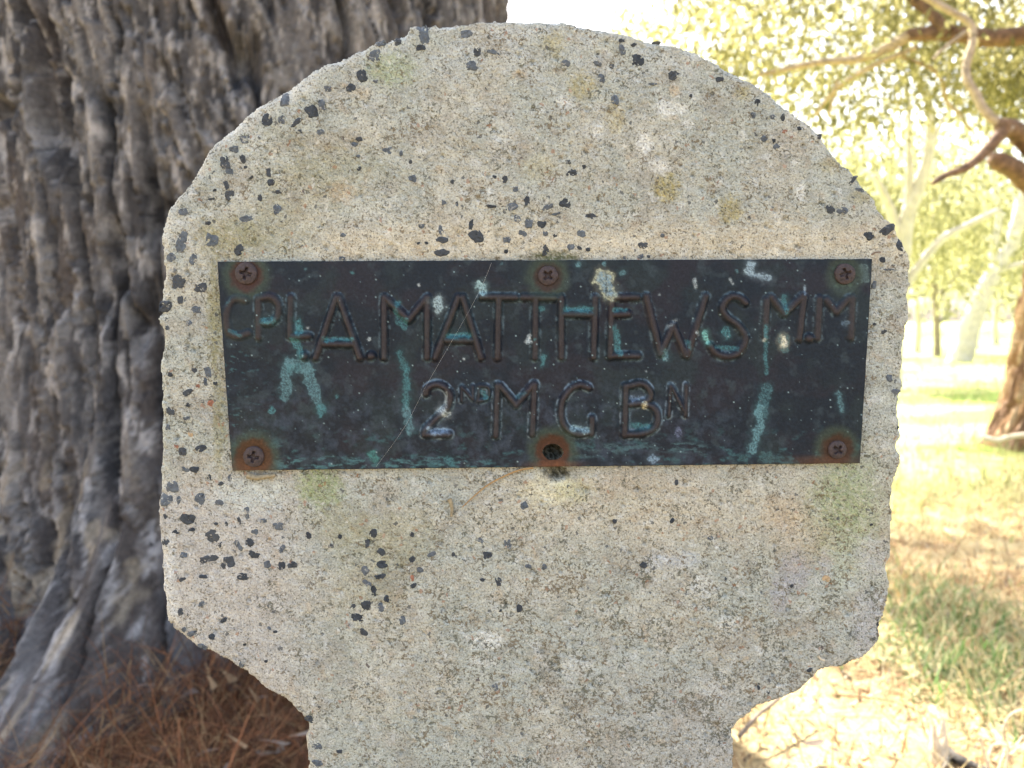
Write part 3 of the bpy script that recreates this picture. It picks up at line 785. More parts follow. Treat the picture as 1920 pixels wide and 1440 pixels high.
MARKS = [('612,636 660,636', 4.5, 4.5, TEAL, .95), ('842,629 880,629', 5, 5, TEAL, .9), ('1060,580 1108,581', 5, 5, TEAL, .95), ('1150,582 1172,581', 4, 4, TEAL, .8),
         ('495,602 516,600', 5, 5, TEAL, .9), ('560,603 564,622', 5, 9, TEAL, 1), ('556,640 566,664', 8, 8, TEAL, .75), ('545,684 538,705 539,740', 13, 10, PALE, .62),
         ('545,680 578,690', 9, 13, PALE, .55), ('578,692 600,760', 10, 9, PALE, .6), ('605,768', 11, 11, TEAL, .8), ('548,690 560,690', 8, 8, TEAL, .4),
         ('750,660 760,690', 5, 6, TEAL, .5), ('761,690 763,760', 7, 6, TEAL, .7), ('762,765 768,806', 6, 8, PALE, .6), ('822,566 824,575', 12, 11, (0.30, .40, .43), .85),
         ('902,536 904,543', 9, 8, (.25, .38, .40), .85), ('742,582 756,606', 4, 11, TEAL, .7), ('745,570', 6, 6, TEAL, .7), ('512,764 513,772', 3, 7, TEAL, .9),
         ('992,628 993,640', 3, 6, LIGHT, .9), ('1003,635', 3, 3, TEAL, .7), ('830,765 838,778', 7, 5, LIGHT, .85), ('838,735 836,760', 3, 3, LIGHT, .5), ('1020,668 1016,684', 6, 4, TEAL, .8),
         ('1016,579', 5, 5, TEAL, .6), ('1405,497 1402,512', 9, 7, (.28, .38, .45), .8), ('1412,515 1440,523', 5, 6, (.25, .34, .42), .7), ('1302,525 1304,540', 4, 3, LIGHT, .6),
         ('1366,523 1373,533', 2, 2, LIGHT, .6), ('1465,633 1467,652', 9, 9, TEAL, .5), ('1466,634 1467,648', 6, 6, CREAM, .95), ('1433,610 1433,640 1434,700', 4, 4, TEAL, .75),
         ('1430,638', 3, 3, LIGHT, .9), ('1436,725 1425,775', 9, 12, (.05, .12, .14), .75), ('1420,766 1424,795 1408,842', 8, 8, PALE, .85), ('1245,660 1247,670', 6, 6, PALE, .8),
         ('1153,612 1160,660', 4, 8, TEAL, .85), ('1321,625 1325,640', 5, 4, (.16, .40, .36), .9), ('1360,622 1362,632', 8, 6, TEAL, .8), ('1340,650 1380,654', 4, 4, TEAL, .75),
         ('1569,738 1575,770', 5, 5, PALE, .6), ('1468,560 1470,585', 6, 4, TEAL, .7), ('1582,606', 7, 7, (.08, .12, .16), .7), ('1566,534 1595,535', 4, 4, (.15, .25, .16), .7),
         ('1131,495', 4, 4, PALE, .9), ('1084,497', 5, 5, PALE, .7), ('1168,512', 5, 5, PALE, .6), ('1380,508', 4, 4, PALE, .5), ('1223,858', 9, 9, (.18, .26, .34), .8),
         ('1272,808', 8, 8, (.12, .14, .22), .6), ('1395,858', 10, 10, (.04, .10, .11), .6), ('1435,858', 14, 8, (.05, .11, .12), .6), ('805,800 815,808 838,806', 5, 5, (.20, .28, .38), .7),
         ('1072,803 1100,804', 5, 5, (.22, .33, .36), .75), ('1184,797 1215,799', 5, 5, TEAL, .75), ('1182,745 1206,745', 5, 4, (.16, .22, .30), .7), ('1205,756 1208,764', 4, 4, CREAM, .9),
         ('1250,612 1268,600', 3, 3, LIGHT, .3), ('1285,640 1292,655', 4, 2, TEAL, .5), 
         ('700,852 705,860', 9, 7, (.05, .17, .16), .7), ('840,862 850,870', 8, 5, TEAL, .6), ('1560,505', 3, 3, PALE, .5), ('1507,550 1505,538', 3, 2, (.25, .33, .42), .6),
         ('905,733 912,744', 5, 5, TEAL, .6), ('972,742 985,735', 4, 3, TEAL, .4), ('435,622 455,630', 4, 4, TEAL, .5), ('430,570 435,560', 4, 2, TEAL, .35), ('940,495', 3, 3, PALE, .7),
         ('787,534', 3, 4, LIGHT, .9), ('693,635', 3, 3, LIGHT, .9), ('870,673', 2, 2, LIGHT, .9), ('1235,552', 2, 2, LIGHT, .8), ('1306,625', 4, 2, LIGHT, .8), ('1210,695', 2, 3, LIGHT, .6),
         ('575,505', 3, 3, PALE, .6), ('662,512', 3, 3, TEAL, .6), ('580,615', 3, 3, LIGHT, .7), ('633,742', 4, 3, TEAL, .7), ('530,745', 3, 3, TEAL, .5)]
for k, (pts, r0, r1, c_, a_) in enumerate(MARKS):
    mark(pts, r0, r1, c_, a_, 0.45, k)
# pale dropping with a cracked dark heart near the top centre
mark('1130,522 1140,548', 18, 15, (.33, .34, .24), .95, .25, 91)
mark('1131,523 1140,546', 13, 11, (.16, .24, .29), .95, .3, 92)
for s in ('1136,515 1136,555', '1136,535 1124,524', '1136,540 1148,528', '1137,545 1126,545', '1137,548 1147,545'):
    mark(s, 1.7, 1.2, (.02, .03, .035), .95, .2, 93, 1.2)
mark('1616,505 1618,522', 11, 10, (.10, .15, .15), .8, .15, 94)
mark('1616,506 1618,521', 7, 6, (.05, .075, .08), .8, .15, 95)
# small verdigris freckles
f1, f2, cid = worley(pxp / 20, pyp / 20, 191)
pc = mixc(pc, (.20, .28, .30), (cid > 0.93) * sst(0.10, 0.04, f1) * 0.8)
f1, f2, cid = worley(pxp / 9, pyp / 9, 192)
pc = mixc(pc, (.12, .18, .20), (cid > 0.96) * sst(0.16, 0.08, f1) * 0.6)
# rust round the screws and the empty hole
for k, (sx_, sy_, sr) in enumerate(screws + [(1036, 846, 22)]):
    d = np.hypot(pxp - sx_, (pyp - sy_ - (4 if k < 3 else 0))) + 10 * (fbm(pxp / 14, pyp / 14, 195 + k, 3) - 0.5)
    big = (34, 30, 24, 38, 33, 36)[k]
    pc = mixc(pc, (0.035, 0.050, 0.038), sst(big + 20, big, d) * 0.75)
    pc = mixc(pc, ((0.045, 0.019, 0.014), (0.036, .017, .013), (0.022, .018, .016), (0.055, .026, .014), (.042, .020, .013), (.050, .022, .013))[k], sst(big + 3, big - 10, d) * (.9, .8, .4, .95, .9, 1)[k])
pc = mixc(pc, (.11, .042, .018), sst(12, 2, np.abs(pyp - 872)) * np.exp(-((pxp - 1040) / 40) ** 2) * 0.8)
pc = mixc(pc, (.085, .038, .018), sst(26, 4, np.abs(pyp - 876)) * np.exp(-((pxp - 470) / 36) ** 2) * 0.9)
pc = mixc(pc, (.07, .032, .018), sst(18, 4, np.abs(pyp - 866)) * np.exp(-((pxp - 1545) / 60) ** 2) * 0.8)
pc = pc * (0.75 + 0.5 * q3)[..., None]

# ---- plaque mesh: sheet split into plate and letters, one continuous surface
PY_FACE = -0.035 - 0.0016
xl, zl = local_front(pxp, pyp)
pv = np.stack([xl.ravel(), (PY_FACE - Hp).ravel(), zl.ravel()], -1)
pidx = np.arange(pxp.size).reshape(pxp.shape)
pq = np.stack([pidx[:-1, :-1], pidx[1:, :-1], pidx[1:, 1:], pidx[:-1, 1:]], -1).reshape(-1, 4)
cd = dl[:-1, :-1].ravel(); cl = lid[:-1, :-1].ravel(); ch = hole[:-1, :-1].ravel()
letter_f = (cd < 8.3)
open_f = ch < 15.5
plate_sel = ~letter_f & ~open_f
loops = np.concatenate([pidx[0, :], pidx[1:, -1], pidx[-1, -2::-1], pidx[-2:0:-1, 0]])
nl = len(loops); base = len(pv)
ev = pv[loops].copy(); ev[:, 1] = PY_FACE + 0.0011
hole_e = None
pv2 = np.concatenate([pv, ev]); pcol = np.concatenate([pc.reshape(-1, 3), pc.reshape(-1, 3)[loops] * 0.8])
a = loops; b_ = np.roll(loops, -1); ai = base + np.arange(nl); bi = np.roll(ai, -1)
rim = np.stack([a, b_, bi, ai], -1)
pqs = np.concatenate([pq[plate_sel], rim])
M_plaq, nt, b, _ = new_mat('tarnished_bronze')
co = objco(nt)
c = attr(nt, 'Col')
n_ = noise(nt, 900, 4, 0.65, co); n2_ = noise(nt, 120, 4, 0.6, co)
c = mixn(nt, 1.0, c, ramp(nt, n_, [(0.3, 0.75), (0.7, 1.25)]), 'MULTIPLY')
nt.links.new(c, b.inputs['Base Color'])
nt.links.new(ramp(nt, n2_, [(0.3, 0.32), (0.7, 0.50)]), b.inputs['Roughness'])
b.inputs['Specular IOR Level'].default_value = 0.15
b.inputs['Metallic'].default_value = 0.0
bump(nt, b, n_, 0.25, 0.0006)
plaque = obj('plaque', submesh('plaque', pv2, pqs, np.ones(len(pqs), bool), pcol), M_plaq, slab.parent)
plaque['label'] = 'dark tarnished metal plaque with raised lettering and blue green verdigris runs'
for gi in range(len(GLYPHS)):
    sel = letter_f & (cl == gi) & ~open_f
    if sel.any():
        o = obj('full_stop' if TOPS[gi] == '.' else 'letter', submesh('letter', pv, pq, sel, pc.reshape(-1, 3)), M_plaq, plaque)

# ---- screws: domed cross-recess heads, rusted
M_screw = simple_mat('rusted_steel', (0.034, 0.022, 0.023), 0.62, 0.55, 900, 0.4)
for k, (sx_, sy_, sr) in enumerate(screws):
    R_ = sr * PXM
    nr, na = 22, 72
    rr = np.linspace(0, 1, nr); aa = np.linspace(0, 2 * np.pi, na, endpoint=False)
    RR, AA = np.meshgrid(rr, aa, indexing='ij')
    X = RR * np.cos(AA); Z = RR * np.sin(AA)
    hh = 0.26 * np.sqrt(np.clip(1 - (RR * 0.93) ** 2, 0, 1)) + 0.03 * (fbm(X * 5 + k * 9, Z * 5, 210, 3) - 0.5)
    ro = 0.25 + 0.5 * k
    Xr, Zr = X * math.cos(ro) - Z * math.sin(ro), X * math.sin(ro) + Z * math.cos(ro)
    cross = np.minimum(np.maximum(np.abs(Xr) - 0.12, np.abs(Zr) - 0.52), np.maximum(np.abs(Zr) - 0.12, np.abs(Xr) - 0.52))
    cross = np.minimum(cross, np.hypot(X, Z) - 0.24)
    hh = hh - 0.34 * sst(0.05, -0.07, cross)
    hh[-1] = -0.1
    rag = 1 + 0.05 * (fbm(np.cos(AA) * 2 + k * 3, np.sin(AA) * 2, 211, 2) - 0.5) * 2
    v_ = np.stack([X * rag * R_, -hh * R_, Z * rag * R_], -1).reshape(-1, 3)
    i_ = np.arange(nr * na).reshape(nr, na)
    f_ = np.stack([i_[:-1], np.roll(i_, -1, 1)[:-1], np.roll(i_, -1, 1)[1:], i_[1:]], -1).reshape(-1, 4)
    lx, lz = local_front(np.array([sx_ * 1.0]), np.array([sy_ * 1.0]))
    obj('screw', mesh_np('screw', v_, f_), M_screw, plaque, (lx[0], PY_FACE - 0.0001, lz[0]))

# ================================================================== tubes, leaves, blades
def tube(paths, nseg=8, jitter=0.0, seed=0, smooth_n=5, colfn=None):
    """paths: list of (list of points, list of radii) -> v, f arrays"""
    vs, fs, off = [], [], 0
    for pi, (pts, rad) in enumerate(paths):
        q4 = [np.concatenate([np.asarray(p_, float), [r_]]) for p_, r_ in zip(pts, rad)]
        q4 = np.array(smooth_path(q4, smooth_n)) if smooth_n else np.array(q4)
        c_, r_ = q4[:, :3], np.maximum(q4[:, 3], 1e-5)
        t_ = np.gradient(c_, axis=0); t_ /= np.linalg.norm(t_, axis=1)[:, None] + 1e-12
        c_ = np.concatenate([c_, c_[-1:] + t_[-1:] * r_[-1] * 0.5, c_[-1:] + t_[-1:] * r_[-1] * 0.7]); r_ = np.concatenate([r_, r_[-1:] * 0.8, r_[-1:] * 0.02]); t_ = np.concatenate([t_, t_[-1:], t_[-1:]])
        ref = np.array([0.13, 0.21, 0.97]) if abs(t_[0, 2]) < 0.9 else np.array([0.97, 0.2, 0.1])
        s_ = np.cross(t_, ref); s_ /= np.linalg.norm(s_, axis=1)[:, None] + 1e-12
        w_ = np.cross(s_, t_)
        th = np.linspace(0, 2 * np.pi, nseg, endpoint=False)
        jr = 1 + jitter * 2 * (vn(np.arange(len(c_))[:, None] * 0.6 + pi * 31, th[None] * 1.3 + pi, seed) - 0.5)
        v = c_[:, None] + (s_[:, None] * np.cos(th)[None, :, None] + w_[:, None] * np.sin(th)[None, :, None]) * (r_[:, None] * jr)[..., None]
        n_ = len(c_)
        i_ = np.arange(n_ * nseg).reshape(n_, nseg) + off
        f = np.stack([i_[:-1], np.roll(i_, -1, 1)[:-1], np.roll(i_, -1, 1)[1:], i_[1:]], -1).reshape(-1, 4)
        vs.append(v.reshape(-1, 3)); fs.append(f); off += n_ * nseg
    return np.concatenate(vs), np.concatenate(fs)


def leaves(pos, L, W, down=0.8, seed=0, cols=((0.10, 0.13, 0.035), (0.20, 0.21, 0.05))):
    r = np.random.default_rng(seed)
    n = len(pos)
    d = r.standard_normal((n, 3)); d[:, 2] -= down * 1.6
    d /= np.linalg.norm(d, axis=1)[:, None]
    s = np.cross(d, r.standard_normal((n, 3))); s /= np.linalg.norm(s, axis=1)[:, None] + 1e-9
    nrm_ = np.cross(d, s)
    l = (L * r.uniform(0.6, 1.25, n))[:, None]; w = (W * r.uniform(0.7, 1.2, n))[:, None]
    a = pos; b = pos + d * l * 0.45 + s * w + nrm_ * l * 0.06; c = pos + d * l; e_ = pos + d * l * 0.45 - s * w + nrm_ * l * 0.06
    v = np.stack([a, b, c, e_], 1).reshape(-1, 3)
    f = np.arange(4 * n).reshape(-1, 4)
    t = r.uniform(0, 1, n)[:, None]
    col_ = np.asarray(cols[0]) * (1 - t) + np.asarray(cols[1]) * t
    return v, f, np.repeat(col_, 4, 0)


def blades(pos, Lh, Wd, lean, cols, seed=0, segs=3, curl=0.5, flat=False):
    """tapered grass blades; pos (N,3)"""
    r = np.random.default_rng(seed)
    n = len(pos)
    az = r.uniform(0, 2 * np.pi, n)
    h = np.stack([np.cos(az), np.sin(az), 0 * az], -1)
    sd_ = np.stack([-np.sin(az + r.uniform(-1, 1, n)), np.cos(az), 0.15 * r.standard_normal(n)], -1)
    L = Lh * r.uniform(0.45, 1.3, n); W = Wd * r.uniform(0.6, 1.3, n)
    th0 = (lean * r.uniform(0.3, 1.4, n)); cu = curl * r.uniform(-0.4, 1.6, n)
    P0 = pos.copy(); rows = []
    for k in range(segs + 1):
        t = k / segs
        wd = (W * (1 - t * 0.92))[:, None] * sd_
        rows.append(P0 - wd); rows.append(P0 + wd)
        ang = th0 + cu * t
        stp = (L / segs)[:, None] * (h * np.sin(ang)[:, None] + np.array([0, 0, 1.0]) * np.cos(ang)[:, None])
        P0 = P0 + stp
    v = np.stack(rows, 1)
    m = v.shape[1]
    v = v.reshape(-1, 3)
    b0 = np.arange(n)[:, None] * m
    f = np.concatenate([b0 + np.array([[2 * k, 2 * k + 1, 2 * k + 3, 2 * k + 2]]) for k in range(segs)], 0)
    ci = r.integers(0, len(cols), n)
    cc_ = np.asarray(cols)[ci] * r.uniform(0.75, 1.2, n)[:, None]
    return v, f, np.repeat(cc_, m, 0)


# ================================================================== PINE (left)
PC = np.array([-0.675, 2.36, 0.0]); PR = 0.668
pine = thing('pine_tree', PC, 'huge grey pine with deeply furrowed bark rising behind the marker', 'tree')
face = math.atan2(-PC[1], -PC[0])
th_d = np.arange(-1.75, 1.75, 0.0075); th_c = np.linspace(1.75, 2 * np.pi - 1.75, 44)[:-1]
TH = np.concatenate([th_d, th_c])
ZR = np.concatenate([np.arange(-0.12, 1.62, 0.0052), np.linspace(1.64, 11.5, 70)])
T2, Z2 = np.meshgrid(TH, ZR)
zz = np.clip(Z2, 0, None)
Rb = PR * (1 - 0.028 * zz) + 0.05 * np.exp(-zz / 0.55)
lob = 0
for a0, wd, am, hgt in ((-0.95, 0.30, 0.42, 0.26), (0.05, 0.22, 0.06, 0.16), (0.55, 0.24, 0.22, 0.16), (1.1, 0.3, 0.3, 0.2), (-0.33, 0.17, 0.58, 0.20), (-0.37, 0.04, -0.10, 0.35), (-0.24, 0.035, -0.07, 0.30), (-0.08, 0.05, 0.06, 0.25), (-0.50, 0.05, -0.12, 0.36), (2.3, .4, .3, .25), (3.6, .4, .3, .25), (4.6, .3, .3, .2)):
    dth = (T2 - a0 + np.pi) % (2 * np.pi) - np.pi
    lob = lob + am * np.exp(-(dth / wd) ** 2) * np.exp(-zz / hgt)
Rb = Rb + lob
U = T2 * PR; Vv = Z2
wu = U + 0.040 * (fbm(U * 3.0, Vv * 1.3, 221, 3) - 0.5) * 2 + 0.13 * Vv + 0.012 * (fbm(U * 14, Vv * 6, 222, 3, 0.5) - 0.5)
wv = Vv + 0.10 * (fbm(U * 4, Vv * 2, 223, 3) - 0.5)
n_a = fbm(wu * 5.2, wv * 0.75, 224, 4, 0.5) - 0.5; n_b = fbm(wu * 15 + 5, wv * 2.6, 225, 4, 0.55) - 0.5
deep = 0.3 + 0.7 * sst(0.4, 0.6, fbm(wu * 3, wv * 1.4, 219, 3))
fis = sst(0.042, 0.006, np.abs(n_a)) * deep; fis2 = sst(0.034, 0.004, np.abs(n_b)) * (1.25 - 0.7 * deep)
fur = 1 - fis
disp = -0.062 * fis - 0.022 * fis2 * fur + 0.015 * (fbm(wu * 4.5, wv * 1.2, 220, 3) - 0.5)
# broken plates and flakes: flat facets of different height with sharp steps between them
jx = 0.006 * (fbm(U * 45, Vv * 26, 236, 3, 0.5) - 0.5); jy = 0.03 * (fbm(U * 40, Vv * 10, 237, 3, 0.5) - 0.5)
_, _, ca_ = worley((wu + jx) / 0.060, (wv + jy) / 0.34, 226)
_, _, cb_ = worley((wu + jx) / 0.024, (wv + jy) / 0.13, 227)
_, _, cc_ = worley((wu + jx) / 0.011, (wv + jy) / 0.050, 229)
disp += 0.016 * (ca_ - 0.5) + 0.013 * (cb_ - 0.5) + 0.008 * (cc_ - 0.5)
disp += 0.008 * (fbm(wu * 80, wv * 20, 228, 3, 0.65) - 0.5)
disp *= sst(9.0, 3.0, Z2) * 0.6 + 0.4
Rb = Rb + disp
ang = face + T2
pvx = np.stack([Rb * np.cos(ang) + 0.012 * zz ** 1.5, Rb * np.sin(ang), Z2], -1).reshape(-1, 3)
i_ = np.arange(T2.size).reshape(T2.shape)
pf = np.stack([i_[:-1], np.roll(i_, -1, 1)[:-1], np.roll(i_, -1, 1)[1:], i_[1:]], -1).reshape(-1, 4)
bc = np.zeros(T2.shape + (3,)) + (0.046, 0.044, 0.046)
bc = mixc(bc, (0.120, 0.112, 0.110), sst(0.42, 0.68, 0.55 * fbm(wu * 24, wv * 6, 231, 5, 0.6) + 0.25 * cb_ + 0.2 * ca_))
bc = mixc(bc, (0.22, 0.21, 0.205), (cc_ > 0.80) * 0.5)
bc = mixc(bc, (0.085, 0.068, 0.058), sst(0.5, 0.66, fbm(wu * 9, wv * 2.6, 232, 4)) * 0.5)
bc = mixc(bc, (0.33, 0.315, 0.31), sst(0.55, 0.68, fbm(wu * 44, wv * 11, 233, 4, 0.62)) * 0.75)
bc = mixc(bc, (0.085, 0.087, 0.095), sst(0.5, 0.7, fbm(wu * 14, wv * 5, 234, 4)) * 0.4)
bc = mixc(bc, (0.36, 0.30, 0.22), sst(0.55, 0.66, fbm(U * 30, Vv * 10, 235, 4)) * sst(0.50, 0.20, zz) * sst(-0.12, -0.34, T2) * 0.6)  # sunlit patches on the pale root wood, put into the bark colour
M_pbark = attr_mat('pine_bark', 0.92, 0.18, 90, 0.3)
obj('trunk', mesh_np('trunk', pvx, pf, bc.reshape(-1, 3)), M_pbark, pine)
# limbs and needled crown high above
r_ = np.random.default_rng(31)
lp, ends = [], []
for k in range(16):
    z0 = 4.6 + 0.42 * k; a0 = k * 2.4; L = 4.2 * (1 - k / 26)
    p0 = np.array([0.012 * z0 ** 1.5, 0, z0])
    d = np.array([math.cos(a0), math.sin(a0), 0.12])
    pts = [p0, p0 + d * L * 0.35, p0 + d * L * 0.7 + (0, 0, -0.1), p0 + d * L + (0, 0, 0.15)]
    lp.append((pts, [0.11, 0.08, 0.05, 0.015]))
    for t in np.linspace(0.35, 1, 9): ends.append(p0 + d * L * t)
tv, tf = tube(lp, 8, 0.15, 41)
M_limb = simple_mat('pine_limb_bark', (0.11, 0.085, 0.07), 0.9, 0.4, 25)
obj('branch', mesh_np('branch', tv, tf), M_limb, pine)
pos = np.concatenate([np.asarray(e_) + r_.normal(0, (0.34, 0.34, 0.2), (170, 3)) for e_ in ends])
lv, lf, lc = leaves(pos, 0.16, 0.006, 0.1, 42, ((0.03, 0.055, 0.02), (0.06, 0.085, 0.03)))
M_needle = attr_mat('pine_foliage', 0.6, 0.3, None, 0, 0.2)
obj('crown', mesh_np('crown', lv, lf, lc, smooth=False), M_needle, pine)

# ================================================================== GUMS AND OTHER TREES (right and far)
M_leaf = attr_mat('gum_leaf', 0.45, 0.4, None, 0, 0.6)
M_sbark, nt, b, _ = new_mat('fibrous_red_bark')
c = attr(nt, 'Col'); n_ = noise(nt, 60, 5, 0.6, objco(nt))
nt.links.new(mixn(nt, 1.0, c, ramp(nt, n_, [(0.3, 0.6), (0.7, 1.3)]), 'MULTIPLY'), b.inputs['Base Color']); b.inputs['Roughness'].default_value = 0.95
bump(nt, b, n_, 0.6, 0.01)
M_gum = simple_mat('pale_gum_bark', (0.50, 0.46, 0.38), 0.75, 0.2, 14)
M_redlimb = simple_mat('red_brown_limb_bark', (0.15, 0.09, 0.055), 0.9, 0.5, 30)
M_paletwig = simple_mat('pale_twig_bark', (0.34, 0.265, 0.18), 0.85, 0.35, 40)


def rel(pts, root):
    return [np.asarray(q, float) - root for q in pts]


def pix_path(s, Y, wpx, root):
    """pixel polyline with distance(s) -> local points and radii from pixel widths"""
    pts = fl_(s); n = len(pts)
    Ys = np.linspace(Y[0], Y[1], n) if not np.isscalar(Y) else np.full(n, Y)
    ws = np.linspace(wpx[0], wpx[1], n)
    # a little sideways wander so that limbs do not read as drawn curves
    return [P(a, b, yy) - root for (a, b), yy in zip(pts, Ys)], [w * 0.45 * yy / F for w, yy in zip(ws, Ys)]


def cluster(specs, seed, root):
    """specs: (px, py, dist, spread px, spread depth, count) -> leaf positions"""
    r = np.random.default_rng(seed)
    out = []
    for (a, b, yy, sp, sdp, n) in specs:
        c_ = P(a, b, yy); s = sp * yy / F
        # many small sprays inside each clump, so that the sky shows between them
        k = max(1, n // 34)
        sub = c_ + r.normal(0, 1, (k, 3)) * (s, sdp, s * 0.72)
        q = np.repeat(sub, n // k + 1, 0)
        q = q + r.normal(0, 1, q.shape) * (0.10, 0.10, 0.13) * (yy / 5.5)
        out.append(q)
    return np.concatenate(out) - root


# --- rough barked tree at the right edge
SR = np.array([2.79, 4.45, 0.0])
sb = thing('rough_barked_tree', SR, 'red brown rough barked tree trunk at the right edge with overhanging leafy branches', 'tree')
TH = np.linspace(0, 2 * np.pi, 150, endpoint=False); ZR = np.concatenate([np.arange(-0.1, 2.6, 0.014), np.linspace(2.65, 6.0, 30)])
T2, Z2 = np.meshgrid(TH, ZR); zz = np.clip(Z2, 0, None)
Rb = 0.29 * (1 - 0.07 * zz) + 0.10 * np.exp(-zz / 0.18)
cu_, cv_ = np.cos(T2) * 0.3, np.sin(T2) * 0.3
U = T2 * 0.29; wu = U + 0.05 * (fbm(cu_ * 7 + Z2 * 2, cv_ * 7, 241, 3) - 0.5)
f1, f2, cid = worley(wu / 0.045, Z2 / 0.20, 242)
Rb = Rb - 0.028 * (1 - sst(0, 0.3, f2 - f1)) + 0.022 * (cid - 0.5) + 0.03 * (fbm(cu_ * 25 + 9, Z2 * 9 + cv_ * 25, 243, 4, 0.6) - 0.5)
v_ = np.stack([Rb * np.cos(T2) + 0.095 * zz, Rb * np.sin(T2) + 0.02 * zz, Z2], -1).reshape(-1, 3)
i_ = np.arange(T2.size).reshape(T2.shape)
f_ = np.stack([i_[:-1], np.roll(i_, -1, 1)[:-1], np.roll(i_, -1, 1)[1:], i_[1:]], -1).reshape(-1, 4)
sc_ = np.zeros(T2.shape + (3,)) + (0.26, 0.14, 0.065)
sc_ = mixc(sc_, (0.40, 0.29, 0.17), sst(0.45, 0.65, fbm(cu_ * 30, Z2 * 6 + cv_ * 30, 244, 4)))
sc_ = mixc(sc_, (0.12, 0.06, 0.03), sst(0.5, 0.68, fbm(cu_ * 16 + 4, Z2 * 4 + cv_ * 16, 245, 4)) * 0.8)
obj('trunk', mesh_np('trunk', v_, f_, sc_.reshape(-1, 3)), M_sbark, sb)
for s, Y, w, m in [
        ('2110,250 2010,330 1950,355 1905,318 1868,300', (4.6, 4.2), (62, 36), M_redlimb),
        ('2150,170 2060,120 1960,68 1860,72 1780,62 1705,66', (4.6, 4.9), (52, 26), M_redlimb),
        ('1705,66 1660,92 1600,112 1530,118 1425,140', (4.9, 5.2), (24, 10), M_paletwig),
        ('2080,330 1990,300 1935,278 1905,245 1880,236', (4.5, 4.1), (52, 36), M_redlimb),
        ('1885,240 1850,282 1815,312 1775,328 1750,343', (4.1, 4.0), (26, 10), M_redlimb),
        ('1895,246 1850,212 1832,180 1814,150 1812,120 1824,80 1820,45 1780,20 1745,0 1700,-30', (4.1, 4.3), (20, 13), M_paletwig),
        ('1720,88 1690,105 1740,125 1765,150 1775,190 1800,215 1820,245', (4.9, 5.4), (10, 6), M_paletwig),
        ('1690,100 1640,122 1590,150 1555,180 1530,215', (4.9, 5.3), (12, 6), M_paletwig),
        ('1780,62 1740,20 1690,-20 1640,-60', (4.8, 5.0), (26, 16), M_redlimb),
        ('1810,60 1770,90 1750,110', (4.7, 4.5), (9, 5), M_paletwig),
        ('1570,150 1560,190 1555,220', (5.2, 5.3), (8, 4), M_paletwig)]:
    pts, rad = pix_path(s, Y, w, SR)
    tv, tf = tube([(pts, rad)], 10, 0.22, 51)
    obj('branch', mesh_np('branch', tv, tf), m, sb)
spec = []
r_ = np.random.default_rng(61)
for k in range(46):
    a = r_.uniform(1330, 1960); b = r_.uniform(-150, 175)
    if a < 1500: b = min(b, 150 - 0.2 * (1500 - a))
    spec.append((a, b, r_.uniform(4.9, 7.4), 50, 0.22, 350))
for (a, b) in ((1180, 20), (1300, 20), (1290, 60), (1340, 110), (1390, 130), (1400, 60), (1480, 190), (1500, 170), (1560, 200), (1450, 120), (1850, 150), (1890, 120), (1640, 165), (1620, 195), (1900, 190), (1800, 130), (1320, -20), (1420, -10)):
    spec.append((a, b, r_.uniform(5.2, 6.6), 28, 0.2, 260))
for (a, b) in ((1150, 22), (1190, 38), (1235, 12), (1262, 55), (1215, 60), (1285, 85)):
    spec.append((a, b, r_.uniform(5.4, 6.8), 20, 0.2, 80))
pos = cluster(spec, 62, SR)
lv, lf, lc = leaves(pos, 0.075, 0.0105, 0.8, 63, ((0.10, 0.10, 0.038), (0.42, 0.385, 0.17)))
crown_v, crown_f, crown_c = [lv], [lf], [lc]
# unseen leaf clumps added above the frame, towards the sun, to dapple the grass
r_ = np.random.default_rng(64)
ov = []
for (tx, ty, cz_, sx2, n_) in ((1.25, 2.42, 3.2, 0.13, 430), (1.65, 2.48, 3.3, 0.16, 480), (0.95, 2.05, 3.1, 0.16, 420), (1.15, 1.80, 3.0, 0.15, 360), (1.0, 1.55, 3.2, 0.10, 160)):
    # each clump hangs above the frame, up the sun's ray from the ground it shades
    cx_, cy_ = tx + sun_dir[0] / sun_dir[2] * cz_, ty + sun_dir[1] / sun_dir[2] * cz_
    k = n_ // 30
    sub = np.array([cx_, cy_, cz_]) + r_.normal(0, 1, (k, 3)) * (sx2, sx2, 0.16)
    q = np.repeat(sub, 30, 0) + r_.normal(0, 0.10, (k * 30, 3)); ov.append(q)
ov = np.concatenate(ov) - SR
lv, lf, lc = leaves(ov, 0.10, 0.013, 0.6, 65, ((0.11, 0.125, 0.03), (0.24, 0.24, 0.06)))
crown_v.append(lv); crown_f.append(lf + len(crown_v[0])); crown_c.append(lc)
obj('crown', mesh_np('crown', np.concatenate(crown_v), np.concatenate(crown_f), np.concatenate(crown_c), smooth=False), M_leaf, sb)


def gum(name, base_px, Y, label, paths, clumps, seed, leafL=0.12, cols=((0.16, 0.165, 0.075), (0.40, 0.385, 0.19)), mat=None, group='pale gums across the paddock'):
    root = P(base_px, 600, Y); root = np.array([root[0], Y, 0.0])
    t = thing(name, root, label, 'tree', group)
    for k, (s, w) in enumerate(paths):
        pts, rad = pix_path(s, Y, w, root)
        if k == 0: pts[0][2] = min(pts[0][2], -0.05)
        tv, tf = tube([(pts, rad)], 10, 0.15, seed + k)
        obj('trunk' if k == 0 else 'branch', mesh_np('trunk', tv, tf), mat or M_gum, t)
    pos = cluster([(a, b, Y + dy, sp, 0.05 * Y, n) for (a, b, dy, sp, n) in clumps], seed + 50, root)
    pos = pos[pos[:, 2] > 0.7]
    lv, lf, lc = leaves(pos, leafL, leafL * 0.16, 0.8, seed + 51, cols)
    obj('crown', mesh_np('crown', lv, lf, lc, smooth=False), M_leaf, t)
    return t


